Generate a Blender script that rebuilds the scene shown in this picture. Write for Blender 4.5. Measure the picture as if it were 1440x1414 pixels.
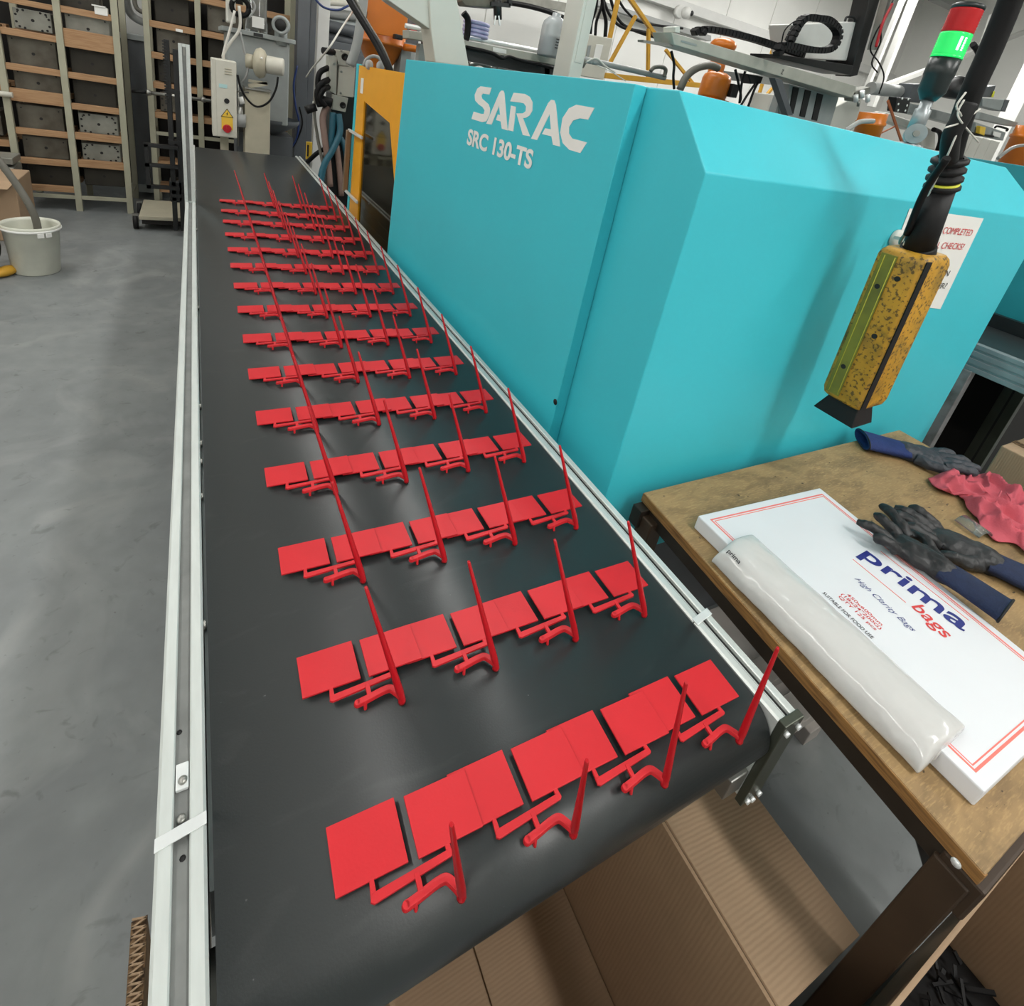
import bpy, bmesh, math, random
from mathutils import Vector, Matrix, noise
random.seed(7)
for o in list(bpy.data.objects): bpy.data.objects.remove(o)
SC = bpy.context.scene
COL = SC.collection

# ---------------------------------------------------------------- camera
cam_data = bpy.data.cameras.new('camera')
cam = bpy.data.objects.new('camera', cam_data); COL.objects.link(cam); SC.camera = cam
R_ = [[0.8752102, -0.4519151, 0.1725683], [-0.030245, -0.4071581, -0.9128568], [0.4827963, 0.7937223, -0.3700171]]      # rows: image right, image down, view direction (world)
cam.matrix_world = Matrix(((R_[0][0], -R_[1][0], -R_[2][0], 0), (R_[0][1], -R_[1][1], -R_[2][1], 0), (R_[0][2], -R_[1][2], -R_[2][2], 1.65), (0, 0, 0, 1)))
cam_data.sensor_fit = 'HORIZONTAL'; cam_data.sensor_width = 36
cam_data.lens = 36 * 762.062 / 1440
cam_data.shift_x = (720 - 705.272) / 1440
cam_data.shift_y = (441.987 - 707) / 1440
cam_data.clip_start = 0.02; cam_data.clip_end = 60

# ---------------------------------------------------------------- light and exposure
SC.view_settings.view_transform = 'Standard'; SC.view_settings.look = 'None'
SC.view_settings.gamma = 1; SC.view_settings.use_curve_mapping = False
SC.view_settings.exposure = 0.0
w = bpy.data.worlds.new('world'); SC.world = w; w.use_nodes = True
w.node_tree.nodes['Background'].inputs[0].default_value = (0.75, 0.82, 0.9, 1)
w.node_tree.nodes['Background'].inputs[1].default_value = 0.5
LIGHTS = [  # x, y, z, length along y, width, watts
    (-2.8, 1.6, 4.6, 3.0, 0.35, 48), (-1.6, 5.4, 4.6, 3.0, 0.35, 50), (1.6, -2.0, 4.6, 3.0, 0.35, 95), (1.6, 3.4, 4.6, 3.0, 0.35, 45),
    (4.8, -1.8, 4.6, 3.0, 0.35, 80), (4.8, 4.6, 4.6, 3.0, 0.35, 85), (8.5, 4.0, 4.6, 3.0, 0.35, 170), (-2.8, -2.0, 4.6, 3.0, 0.35, 60)]
for (x, y, z, l, wd, p) in LIGHTS:
    ld = bpy.data.lights.new('ceiling_tube_light', 'AREA'); ld.shape = 'RECTANGLE'; ld.size = wd; ld.size_y = l
    ld.energy = p; ld.color = (1.0, 0.985, 0.95)
    lo = bpy.data.objects.new('ceiling_tube_light', ld); lo.location = (x, y, z - 0.06); COL.objects.link(lo)

# ---------------------------------------------------------------- materials
def mat(name, col, rough=0.5, metal=0.0, var=0.08, scale=12, bump=0.0, bscale=80, spec=0.5, stretch=None, second=None, mixlo=0.45, mixhi=0.6, trans=0, alpha=1, emit=0, coat=0):
    m = bpy.data.materials.new(name); m.use_nodes = True
    nt = m.node_tree; n = nt.nodes; L = nt.links; b = n['Principled BSDF']
    tc = n.new('ShaderNodeTexCoord'); mp = n.new('ShaderNodeMapping'); L.new(tc.outputs['Object'], mp.inputs[0])
    if stretch: mp.inputs['Scale'].default_value = stretch
    nz = n.new('ShaderNodeTexNoise'); nz.inputs['Scale'].default_value = scale; nz.inputs['Detail'].default_value = 5
    L.new(mp.outputs[0], nz.inputs['Vector'])
    rp = n.new('ShaderNodeValToRGB'); L.new(nz.outputs['Fac'], rp.inputs[0])
    c = Vector(col[:3])
    if second:
        rp.color_ramp.elements[0].position = mixlo; rp.color_ramp.elements[1].position = mixhi
        rp.color_ramp.elements[0].color = (*col[:3], 1); rp.color_ramp.elements[1].color = (*second[:3], 1)
    else:
        rp.color_ramp.elements[0].position = 0.3; rp.color_ramp.elements[1].position = 0.7
        rp.color_ramp.elements[0].color = (*(c * (1 - var)), 1); rp.color_ramp.elements[1].color = (*(c * (1 + var)), 1)
    L.new(rp.outputs[0], b.inputs['Base Color'])
    b.inputs['Roughness'].default_value = rough; b.inputs['Metallic'].default_value = metal
    b.inputs['Specular IOR Level'].default_value = spec
    if trans: b.inputs['Transmission Weight'].default_value = trans; b.inputs['IOR'].default_value = 1.3
    if alpha < 1: b.inputs['Alpha'].default_value = alpha
    if coat: b.inputs['Coat Weight'].default_value = coat; b.inputs['Coat Roughness'].default_value = 0.15
    if emit: b.inputs['Emission Color'].default_value = (*col[:3], 1); b.inputs['Emission Strength'].default_value = emit
    if bump:
        n2 = n.new('ShaderNodeTexNoise'); n2.inputs['Scale'].default_value = bscale; n2.inputs['Detail'].default_value = 4
        L.new(mp.outputs[0], n2.inputs['Vector'])
        bp = n.new('ShaderNodeBump'); bp.inputs['Strength'].default_value = bump; bp.inputs['Distance'].default_value = 0.004
        L.new(n2.outputs['Fac'], bp.inputs['Height']); L.new(bp.outputs[0], b.inputs['Normal'])
    return m
def srgb(r, g, b):
    f = lambda c: (c / 255 / 12.92) if c / 255 <= 0.04045 else ((c / 255 + 0.055) / 1.055) ** 2.4
    return (f(r), f(g), f(b))
M = {}
def MK(k, *a, **kw): M[k] = mat(k, *a, **kw)
MK('turquoise', srgb(62, 192, 207), 0.42, var=0.02, scale=3, bump=0.05, bscale=250, spec=0.4)
MK('turquoise_dark', srgb(30, 130, 140), 0.45, var=0.03)
MK('belt', srgb(38, 42, 43), 0.36, var=0.06, scale=5, bump=0.04, bscale=400, spec=0.55)
MK('red_plastic', srgb(196, 34, 42), 0.45, var=0.02, scale=30, bump=0.04, bscale=300, spec=0.35)
MK('red_plastic_pin', srgb(178, 16, 28), 0.28, var=0.03, scale=30, spec=0.5)
MK('aluminium', srgb(205, 210, 207), 0.38, metal=0.35, var=0.05, scale=18, stretch=(6, 1, 6))
MK('aluminium_dirty', srgb(150, 150, 150), 0.5, metal=0.3, var=0.2, scale=20, second=srgb(112, 110, 108), mixlo=.4, mixhi=.75)
MK('groove', srgb(120, 122, 120), 0.5, metal=0.3, var=0.15, scale=25)
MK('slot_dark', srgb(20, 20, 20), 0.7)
MK('steel', srgb(150, 150, 145), 0.35, metal=0.8, var=0.1)
MK('steel_bright', srgb(228, 231, 231), 0.3, metal=0.35, var=0.05)
MK('end_plate', srgb(82, 86, 76), 0.35, metal=0.6, var=0.1)
MK('mould_steel', srgb(104, 100, 90), 0.5, metal=0.35, var=0.25, scale=6, second=srgb(72, 66, 56), mixlo=.4, mixhi=.7)
MK('mould_light', srgb(140, 140, 132), 0.45, metal=0.4, var=0.2, scale=8)
MK('mould_dark', srgb(50, 47, 40), 0.6, metal=0.3, var=0.2, scale=8)
MK('shelf_wood', srgb(172, 136, 100), 0.7, var=0.15, scale=8, stretch=(1, 6, 14), bump=.1, second=srgb(150, 112, 78), mixlo=.4, mixhi=.75)
MK('rack_green', srgb(164, 162, 142), 0.5, var=0.06, scale=9)
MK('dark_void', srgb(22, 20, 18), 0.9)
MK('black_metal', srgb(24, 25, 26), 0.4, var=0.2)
MK('black_rubber', srgb(22, 22, 23), 0.55, var=0.15, spec=.3)
MK('wall_panel', srgb(226, 226, 222), 0.55, var=0.03, scale=2)
MK('wall_seam', srgb(120, 120, 118), 0.6)
MK('trunking', srgb(205, 205, 202), 0.5, var=0.03)
MK('grey_blue', srgb(86, 90, 94), 0.5, var=0.05)
MK('grey_mid', srgb(146, 152, 151), 0.5, var=0.06)
MK('cream', srgb(178, 172, 152), 0.45, var=0.05)
MK('cream_light', srgb(198, 196, 184), 0.45, var=0.04)
MK('off_white', srgb(206, 206, 198), 0.45, var=0.03, scale=3)
MK('white_paint', srgb(212, 212, 208), 0.4, var=0.03)
MK('orange_paint', srgb(200, 110, 26), 0.32, var=0.08, scale=8)
MK('yellow_door', srgb(236, 166, 26), 0.35, var=0.03)
MK('yellow_paint', srgb(196, 148, 44), 0.5, var=0.08)
MK('floor', srgb(122, 126, 126), 0.5)
MK('cardboard', srgb(160, 134, 107), 0.8, var=0.05, scale=6)
MK('cardboard_inside', srgb(152, 126, 99), 0.8, var=0.05)
MK('flute_edge', srgb(120, 94, 66), 0.85, second=srgb(64, 46, 30), scale=160, mixlo=.45, mixhi=.55)
MK('plywood', srgb(152, 124, 84), 0.6)
MK('bench_steel', srgb(44, 38, 32), 0.45, metal=0.3, var=0.25, scale=12)
MK('bench_brown', srgb(62, 48, 36), 0.5, metal=0.2, var=0.2, scale=8)
MK('paper_white', srgb(216, 218, 222), 0.45, var=0.01)
MK('label_white', srgb(232, 232, 228), 0.5, var=0.01)
MK('red_ink', srgb(230, 118, 106), 0.5, var=0.01)
MK('red_text', srgb(206, 58, 58), 0.5, var=0.01)
MK('blue_ink', srgb(34, 44, 120), 0.5, var=0.01)
MK('black_ink', srgb(30, 30, 36), 0.5, var=0.01)
MK('glove_black', srgb(27, 28, 30), 0.5, var=0.2, scale=40, bump=.25, bscale=160)
MK('glove_grey', srgb(50, 53, 60), 0.6, var=0.15, scale=40, bump=.3, bscale=200)
MK('glove_blue', srgb(20, 42, 96), 0.8, var=0.15, scale=60, bump=.4, bscale=300)
MK('glove_navy', srgb(17, 32, 64), 0.8, var=0.15, scale=60, bump=.4, bscale=300)
MK('pink_cloth', srgb(188, 82, 94), 0.9, var=0.08, scale=14, bump=.4, bscale=220, second=srgb(176, 76, 90), mixlo=.45, mixhi=.8)
MK('film', srgb(204, 203, 201), 0.14, var=0.02, scale=9, bump=.35, bscale=14, trans=0.08, coat=.5)
MK('clear_plastic', srgb(225, 230, 230), 0.08, trans=0.92, var=0.01)
MK('bottle_plastic', srgb(205, 210, 212), 0.2, trans=0.5, var=0.02)
MK('water', srgb(140, 150, 156), 0.2, trans=0.3, var=0.02)
MK('bucket_plastic', srgb(204, 205, 192), 0.5, var=0.08, scale=7)
MK('hose_grey', srgb(104, 102, 94), 0.5, var=0.08)
MK('hose_light', srgb(150, 152, 150), 0.45, var=0.05)
MK('hose_teal', srgb(40, 92, 108), 0.45, var=0.08)
MK('hose_pink', srgb(132, 108, 98), 0.5, var=0.08)
MK('hose_blue', srgb(30, 52, 104), 0.45, var=0.08)
MK('cable_black', srgb(16, 16, 17), 0.5, var=0.1, spec=.2)
MK('cable_white', srgb(205, 203, 195), 0.5, var=0.04)
MK('lilac', srgb(178, 176, 214), 0.3, var=0.05)
MK('yellow_label', srgb(226, 186, 60), 0.5, var=0.02)
MK('red_knob', srgb(176, 26, 36), 0.35, var=0.04)
MK('lens_red', srgb(200, 40, 44), 0.2, var=0.03, trans=0.2)
MK('lens_green', (0.02, 0.85, 0.16), 0.2, var=0.02, emit=0.22)
MK('highlight_glow', (0.55, 1.0, 0.75), 0.2, var=0.02, emit=1.6)
MK('tower_black', srgb(20, 30, 30), 0.35, var=0.1)
MK('zinc', srgb(150, 156, 158), 0.35, metal=0.5, var=0.12, scale=14)
MK('tape_yellow', srgb(226, 226, 60), 0.4, var=0.03)
MK('guard_glass', srgb(60, 58, 48), 0.06, trans=0.85, var=0.02)
MK('robot_beam', srgb(176, 176, 166), 0.5, metal=0.2, var=0.12, scale=7)
MK('lamp', (1, 0.98, 0.95), 0.4, var=0, emit=6)
MK('copper', srgb(170, 96, 56), 0.35, metal=0.5)
MK('sticker_teal', srgb(170, 205, 205), 0.5, var=.01)
MK('brass', srgb(130, 110, 88), .45, metal=.2)
MK('pallet_grey', srgb(172, 166, 160), .7, var=.12, scale=9)
MK('led_red', (1, .1, .1), .4, var=0, emit=4)

def nodes_of(m):
    nt = m.node_tree; return nt, nt.nodes, nt.links, nt.nodes['Principled BSDF']
def add_layer(m, prev_socket, fac_socket, col):
    nt, n, L, b = nodes_of(m)
    mx = n.new('ShaderNodeMixRGB'); L.new(fac_socket, mx.inputs[0]); L.new(prev_socket, mx.inputs[1]); mx.inputs[2].default_value = (*col, 1)
    return mx.outputs[0]
def noise_mask(m, scale, lo, hi, amt, stretch=(1, 1, 1), detail=6, offset=(0, 0, 0), dist=0):
    nt, n, L, b = nodes_of(m)
    tc = n.new('ShaderNodeTexCoord'); mp = n.new('ShaderNodeMapping'); mp.inputs['Scale'].default_value = stretch; mp.inputs['Location'].default_value = offset
    L.new(tc.outputs['Object'], mp.inputs[0])
    nz = n.new('ShaderNodeTexNoise'); nz.inputs['Scale'].default_value = scale; nz.inputs['Detail'].default_value = detail; nz.inputs['Distortion'].default_value = dist
    L.new(mp.outputs[0], nz.inputs[0])
    mr = n.new('ShaderNodeMapRange'); mr.inputs[1].default_value = lo; mr.inputs[2].default_value = hi; mr.inputs[3].default_value = 0; mr.inputs[4].default_value = amt; mr.clamp = True
    L.new(nz.outputs['Fac'], mr.inputs[0]); return mr.outputs[0]
def ring_mask(m, c, r0, r1, amt):      # a round stain of its own on a surface (object coordinates)
    nt, n, L, b = nodes_of(m)
    tc = n.new('ShaderNodeTexCoord'); vm = n.new('ShaderNodeVectorMath'); vm.operation = 'DISTANCE'; vm.inputs[1].default_value = c
    nz = n.new('ShaderNodeTexNoise'); nz.inputs['Scale'].default_value = 18; L.new(tc.outputs['Object'], nz.inputs[0])
    L.new(tc.outputs['Object'], vm.inputs[0])
    ad = n.new('ShaderNodeMath'); ad.operation = 'MULTIPLY_ADD'; L.new(nz.outputs['Fac'], ad.inputs[0]); ad.inputs[1].default_value = r1 * .5; L.new(vm.outputs['Value'], ad.inputs[2])
    mr = n.new('ShaderNodeMapRange'); mr.inputs[1].default_value = r0 + r1 * .25; mr.inputs[2].default_value = r1 + r1 * .25; mr.inputs[3].default_value = amt; mr.inputs[4].default_value = 0; mr.clamp = True
    L.new(ad.outputs[0], mr.inputs[0]); return mr.outputs[0]
def finish(m, sock):
    nt, n, L, b = nodes_of(m); L.new(sock, b.inputs['Base Color'])
def base_sock(m):
    nt, n, L, b = nodes_of(m); return b.inputs['Base Color'].links[0].from_socket
# floor: grey painted concrete, scuffs, stains
m = M['floor']; s = base_sock(m)
s = add_layer(m, s, noise_mask(m, 1.6, .42, .68, .6, detail=8, dist=1), srgb(100, 104, 106))
s = add_layer(m, s, noise_mask(m, 2.3, .52, .72, .5, detail=8, offset=(5, 3, 0), dist=1.5), srgb(152, 154, 152))
s = add_layer(m, s, noise_mask(m, 16, .62, .76, .4, stretch=(1, 1.2, 1), offset=(2, 7, 0), dist=1.2), srgb(56, 58, 58))
s = add_layer(m, s, noise_mask(m, 70, .68, .76, .4), srgb(44, 44, 44))
s = add_layer(m, s, ring_mask(m, (-0.516,1.844,0), .01, .045, .75), srgb(92, 76, 52))
s = add_layer(m, s, ring_mask(m, (-0.23,1.196,0), .01, .03, .3), srgb(110, 88, 78))
s = add_layer(m, s, ring_mask(m, (-0.256,1.013,0), .01, .03, .4), srgb(80, 86, 90))
finish(m, s)
nt, n, L, b = nodes_of(m); n2 = n.new('ShaderNodeTexNoise'); n2.inputs['Scale'].default_value = 9; n2.inputs['Detail'].default_value = 8
bp = n.new('ShaderNodeBump'); bp.inputs['Strength'].default_value = .12; bp.inputs['Distance'].default_value = .01
L.new(n2.outputs['Fac'], bp.inputs['Height']); L.new(bp.outputs[0], b.inputs['Normal'])
# plywood bench top
m = M['plywood']; s = base_sock(m)
s = add_layer(m, s, noise_mask(m, 9, .45, .7, .85, stretch=(1, 3.2, 1), dist=.6), srgb(112, 90, 60))
s = add_layer(m, s, noise_mask(m, 60, .5, .7, .5, stretch=(1, 6, 1)), srgb(184, 152, 104))
s = add_layer(m, s, noise_mask(m, 5, .55, .72, .7, offset=(3, 1, 0), dist=1), srgb(80, 64, 46))
s = add_layer(m, s, noise_mask(m, 45, .68, .72, .9, stretch=(1, 2, 1)), srgb(48, 38, 28))
finish(m, s)
MK('plywood_edge', srgb(146, 106, 58), .6, var=.2, scale=18, stretch=(3, 1, 14), second=srgb(96, 66, 34), mixlo=.4, mixhi=.7)
# belt faint scratches
m = M['belt']; s = base_sock(m)
s = add_layer(m, s, noise_mask(m, 5, .6, .75, .3, stretch=(1, 3, 1), dist=2), srgb(72, 74, 74))
s = add_layer(m, s, noise_mask(m, 120, .74, .78, .5), srgb(130, 130, 130))
finish(m, s)
# pendant worn yellow rubber
MK('pendant_yellow', srgb(186, 138, 32), .5, var=.12, scale=12, bump=.4, bscale=60)
m = M['pendant_yellow']; s = base_sock(m)
s = add_layer(m, s, noise_mask(m, 14, .48, .66, .65, offset=(4, 2, 0), dist=1), srgb(120, 96, 28))
s = add_layer(m, s, noise_mask(m, 120, .54, .62, .8), srgb(52, 40, 16))
s = add_layer(m, s, noise_mask(m, 9, .58, .72, .7, offset=(1, 9, 0)), srgb(62, 52, 24))
finish(m, s)
MK('trim_olive', srgb(196, 186, 60), .5, var=.1)
MK('pendant_olive', srgb(122, 122, 38), .5, var=.12, scale=12, bump=.3, bscale=60, second=srgb(92, 92, 34), mixlo=.4, mixhi=.7)
# corrugated board ribs
for k in ('cardboard', 'cardboard_inside'):
    nt, n, L, b = nodes_of(M[k]); tc = n.new('ShaderNodeTexCoord'); wv = n.new('ShaderNodeTexWave'); wv.inputs['Scale'].default_value = 46; wv.inputs['Distortion'].default_value = 1.2; wv.inputs['Detail'].default_value = 2
    wv.bands_direction = 'Y'; L.new(tc.outputs['Object'], wv.inputs[0])
    bp = n.new('ShaderNodeBump'); bp.inputs['Strength'].default_value = .16; bp.inputs['Distance'].default_value = .002; L.new(wv.outputs['Fac'], bp.inputs['Height']); L.new(bp.outputs[0], b.inputs['Normal'])

# ---------------------------------------------------------------- mesh building
def V(*a): return Vector(a[0] if len(a) == 1 else a)
def frame_of(d):
    d = d.normalized(); u = Vector((0, 0, 1)) if abs(d.z) < .9 else Vector((0, 1, 0))
    a = d.cross(u).normalized(); return a, a.cross(d).normalized()
class MB:
    def __init__(s): s.v = []; s.f = []; s.sm = []
    def add(s, vs, fs, smooth=False):
        o = len(s.v); s.v += [Vector(v) for v in vs]; s.f += [tuple(i + o for i in f) for f in fs]; s.sm += [smooth] * len(fs); return s
    def box(s, lo, hi):
        x0, y0, z0 = lo; x1, y1, z1 = hi
        if x0 > x1: x0, x1 = x1, x0
        if y0 > y1: y0, y1 = y1, y0
        if z0 > z1: z0, z1 = z1, z0
        return s.add([(x0,y0,z0),(x1,y0,z0),(x1,y1,z0),(x0,y1,z0),(x0,y0,z1),(x1,y0,z1),(x1,y1,z1),(x0,y1,z1)],
                     [(0,3,2,1),(4,5,6,7),(0,1,5,4),(1,2,6,5),(2,3,7,6),(3,0,4,7)])
    def cbox(s, c, sz, rot=None):
        hx, hy, hz = sz[0]/2, sz[1]/2, sz[2]/2; c = Vector(c)
        vs = [Vector(p) for p in [(-hx,-hy,-hz),(hx,-hy,-hz),(hx,hy,-hz),(-hx,hy,-hz),(-hx,-hy,hz),(hx,-hy,hz),(hx,hy,hz),(-hx,hy,hz)]]
        if rot: vs = [rot @ v for v in vs]
        return s.add([v + c for v in vs], [(0,3,2,1),(4,5,6,7),(0,1,5,4),(1,2,6,5),(2,3,7,6),(3,0,4,7)])
    def bar(s, p, q, w, h=None, up=None):       # square bar between two points
        h = h or w; p = Vector(p); q = Vector(q); d = (q - p).normalized()
        if up: b = Vector(up); a = d.cross(b).normalized(); b = a.cross(d)
        else: a, b = frame_of(d)
        vs = [p + a*sx*w/2 + b*sy*h/2 for sx, sy in ((-1,-1),(1,-1),(1,1),(-1,1))] + [q + a*sx*w/2 + b*sy*h/2 for sx, sy in ((-1,-1),(1,-1),(1,1),(-1,1))]
        return s.add(vs, [(0,1,2,3),(7,6,5,4),(0,4,5,1),(1,5,6,2),(2,6,7,3),(3,7,4,0)])
    def cyl(s, p, q, r0, r1=None, n=20, smooth=True):
        r1 = r0 if r1 is None else r1
        return s.tube([p, q], [r0, r1], n, smooth)
    def tube(s, pts, r, n=10, smooth=True, cap=True):
        pts = [Vector(p) for p in pts]; rs = r if isinstance(r, (list, tuple)) else [r] * len(pts)
        rings = []; prev = None
        for i, p in enumerate(pts):
            d = (pts[min(i+1, len(pts)-1)] - pts[max(i-1, 0)]).normalized()
            if prev is None: a, b = frame_of(d)
            else:
                a = (prev - d * prev.dot(d)).normalized(); b = a.cross(d).normalized()
            prev = a
            rings.append([p + (a*math.cos(t) + b*math.sin(t)) * rs[i] for t in [2*math.pi*k/n for k in range(n)]])
        o = len(s.v); s.v += [v for rg in rings for v in rg]
        for i in range(len(rings) - 1):
            for k in range(n):
                s.f.append((o+i*n+k, o+(i+1)*n+k, o+(i+1)*n+(k+1)%n, o+i*n+(k+1)%n)); s.sm.append(smooth)
        if cap:
            s.f.append(tuple(o + k for k in range(n))); s.sm.append(False)
            s.f.append(tuple(o + (len(rings)-1)*n + k for k in reversed(range(n)))); s.sm.append(False)
        return s
    def curve(s, pts, r, n=8, sub=6, cap=True):   # smooth tube through points
        return s.tube(spline(pts, sub), r, n, cap=cap)
    def prism(s, poly, axis, a, b):             # polygon extruded along an axis from a to b
        put = {'x': lambda p, t: (t, p[0], p[1]), 'y': lambda p, t: (p[0], t, p[1]), 'z': lambda p, t: (p[0], p[1], t)}[axis]
        n = len(poly); vs = [put(p, a) for p in poly] + [put(p, b) for p in poly]
        return s.add(vs, [tuple(range(n)), tuple(reversed(range(n, 2*n)))] + [(i, i+n, (i+1)%n+n, (i+1)%n) for i in range(n)])
    def slab(s, pts, t):                        # polygon of 3-D points thickened by vector t
        n = len(pts); t = Vector(t); vs = [Vector(p) for p in pts] + [Vector(p) + t for p in pts]
        return s.add(vs, [tuple(range(n)), tuple(reversed(range(n, 2*n)))] + [(i, i+n, (i+1)%n+n, (i+1)%n) for i in range(n)])
    def lathe(s, prof, c=(0,0,0), n=28, axis=(0,0,1), smooth=True):   # prof (r, h)
        c = Vector(c); ax = Vector(axis).normalized(); a, b = frame_of(ax)
        o = len(s.v)
        for r, h in prof:
            s.v += [c + ax*h + (a*math.cos(t) + b*math.sin(t))*max(r, 1e-5) for t in [2*math.pi*k/n for k in range(n)]]
        for i in range(len(prof) - 1):
            for k in range(n):
                s.f.append((o+i*n+k, o+i*n+(k+1)%n, o+(i+1)*n+(k+1)%n, o+(i+1)*n+k)); s.sm.append(smooth)
        return s
    def ell(s, c, r, n=16, m=10, rot=None):
        c = Vector(c); o = len(s.v)
        for i in range(m + 1):
            ph = math.pi * i / m
            for k in range(n):
                t = 2*math.pi*k/n; v = Vector((r[0]*math.sin(ph)*math.cos(t), r[1]*math.sin(ph)*math.sin(t), r[2]*math.cos(ph)))
                if rot: v = rot @ v
                s.v.append(c + v)
        for i in range(m):
            for k in range(n):
                s.f.append((o+i*n+k, o+(i+1)*n+k, o+(i+1)*n+(k+1)%n, o+i*n+(k+1)%n)); s.sm.append(True)
        return s
    def build(s, name, material, parent=None, bevel=0.0, clean=True):
        me = bpy.data.meshes.new(name)
        if parent is not None: org = root_origin(parent)
        else:
            xs = [v.x for v in s.v]; ys = [v.y for v in s.v]; zs = [v.z for v in s.v]
            org = Vector(((min(xs)+max(xs))/2, (min(ys)+max(ys))/2, min(zs)))
        me.from_pydata([v - org for v in s.v], [], s.f)
        for p, sm in zip(me.polygons, s.sm): p.use_smooth = sm
        if clean:
            bm = bmesh.new(); bm.from_mesh(me); bmesh.ops.remove_doubles(bm, verts=bm.verts, dist=1e-6); bmesh.ops.recalc_face_normals(bm, faces=bm.faces); bm.to_mesh(me); bm.free()
        me.materials.append(M[material]); o = bpy.data.objects.new(name, me); COL.objects.link(o)
        if parent is not None: o.parent = parent
        else: o.location = org
        if bevel:
            md = o.modifiers.new('bevel', 'BEVEL'); md.width = bevel; md.segments = 2; md.limit_method = 'ANGLE'
        return o
def spline(pts, sub=6):
    pts = [Vector(p) for p in pts]; out = []
    P_ = [pts[0]*2 - pts[1]] + pts + [pts[-1]*2 - pts[-2]]
    for i in range(1, len(P_) - 2):
        for k in range(sub):
            t = k / sub; p0, p1, p2, p3 = P_[i-1:i+3]
            out.append(0.5 * ((2*p1) + (p2-p0)*t + (2*p0-5*p1+4*p2-p3)*t*t + (3*p1-p0-3*p2+p3)*t**3))
    out.append(pts[-1]); return out
def root_origin(o):
    v = Vector((0, 0, 0))
    while o: v += Vector(o.location); o = o.parent
    return v
def tag(o, label=None, cat=None, group=None, kind=None):
    if label: o['label'] = label
    if cat: o['category'] = cat
    if group: o['group'] = group
    if kind: o['kind'] = kind
    return o
def thing(name, label, cat, loc, group=None):
    o = bpy.data.objects.new(name, None); o.empty_display_size = .05; COL.objects.link(o); o.location = loc
    return tag(o, label, cat, group)
def children(o): return [c for c in bpy.data.objects if c.parent == o]
def copy_tree(o, parent=None, ch=None):
    c = o.copy(); COL.objects.link(c); c.parent = parent
    for k in (ch[o.name] if ch else children(o)): copy_tree(k, c, ch)
    return c
def tree_map(o):
    d = {}
    def rec(x):
        d[x.name] = children(x)
        for c in d[x.name]: rec(c)
    rec(o); return d
def struct(o): o['kind'] = 'structure'; return o
def text(name, s, org, dx, dy, width, height, material, parent, lift=0.0, off=0.0, shear=0.0, thick=0.0006):
    """flat printed lettering: org = lower left of the text box, dx reading direction, dy up direction of the letters"""
    cu = bpy.data.curves.new(name, 'FONT'); cu.body = s; cu.offset = off; cu.shear = shear; cu.extrude = 0
    if '\n' in s: cu.align_x = 'CENTER'
    t = bpy.data.objects.new(name, cu); COL.objects.link(t)
    dg = bpy.context.evaluated_depsgraph_get(); me = bpy.data.meshes.new_from_object(t.evaluated_get(dg))
    bpy.data.objects.remove(t)
    xs = [v.co.x for v in me.vertices]; ys = [v.co.y for v in me.vertices]
    x0, x1, y0, y1 = min(xs), max(xs), min(ys), max(ys)
    dx = Vector(dx).normalized(); dy = Vector(dy).normalized(); nn = dx.cross(dy)
    ro = root_origin(parent)
    for v in me.vertices:
        v.co = Vector(org) + dx*((v.co.x-x0)/(x1-x0)*width) + dy*((v.co.y-y0)/(y1-y0)*height) + nn*lift - ro
    me.materials.clear(); me.materials.append(M[material])
    o = bpy.data.objects.new(name, me); COL.objects.link(o); o.parent = parent
    return o

# ---------------------------------------------------------------- setting
struct(MB().box((-4.2, -3.6, -.1), (13, 8.2, 0)).build('floor', 'floor'))
wb = struct(MB().box((-4.2, 7.4, 0), (13, 7.5, 5)).build('wall_back', 'wall_panel'))
for i in range(16):
    x = -4.1 + i * 1.07
    MB().box((x + .006, 7.385, 0.02), (x + 1.064, 7.4, 4.98)).build('panel', 'wall_panel', wb, bevel=.004)
wr = struct(MB().box((12.9, -3.6, 0), (13, 7.4, 5)).build('wall_right', 'wall_panel'))
struct(MB().box((-4.2, -3.6, 0), (-4.1, 7.4, 5)).build('wall_left', 'wall_panel'))
struct(MB().box((-4.1, -3.6, 0), (12.9, -3.5, 5)).build('wall_front', 'wall_panel'))
struct(MB().box((-4.2, -3.6, 5), (13, 7.5, 5.1)).build('ceiling', 'wall_panel'))
for i, (x, y, z, l, wd, p) in enumerate(LIGHTS):
    f = thing('ceiling_light', 'long ceiling strip light %s' % ['above the left aisle', 'over the mould rack', 'behind the roller end of the belt', 'over the turquoise machine', 'over the bench side aisle', 'over the robot beams', 'over the far right machines', 'over the left aisle behind the viewer'][i], 'ceiling light', (x, y, z), 'ceiling strip lights')
    MB().box((x-wd/2-.03, y-l/2-.03, z), (x+wd/2+.03, y+l/2+.03, z+.08)).build('housing', 'white_paint', f, bevel=.01)
    for yy in (y-l/2, y+l/2-.02): MB().box((x-.012, yy, z+.08), (x+.012, yy+.02, 5.0)).build('hanger', 'steel', f)
    MB().box((x-wd/2, y-l/2, z-.015), (x+wd/2, y+l/2, z-.001)).build('diffuser', 'lamp', f)

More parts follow.
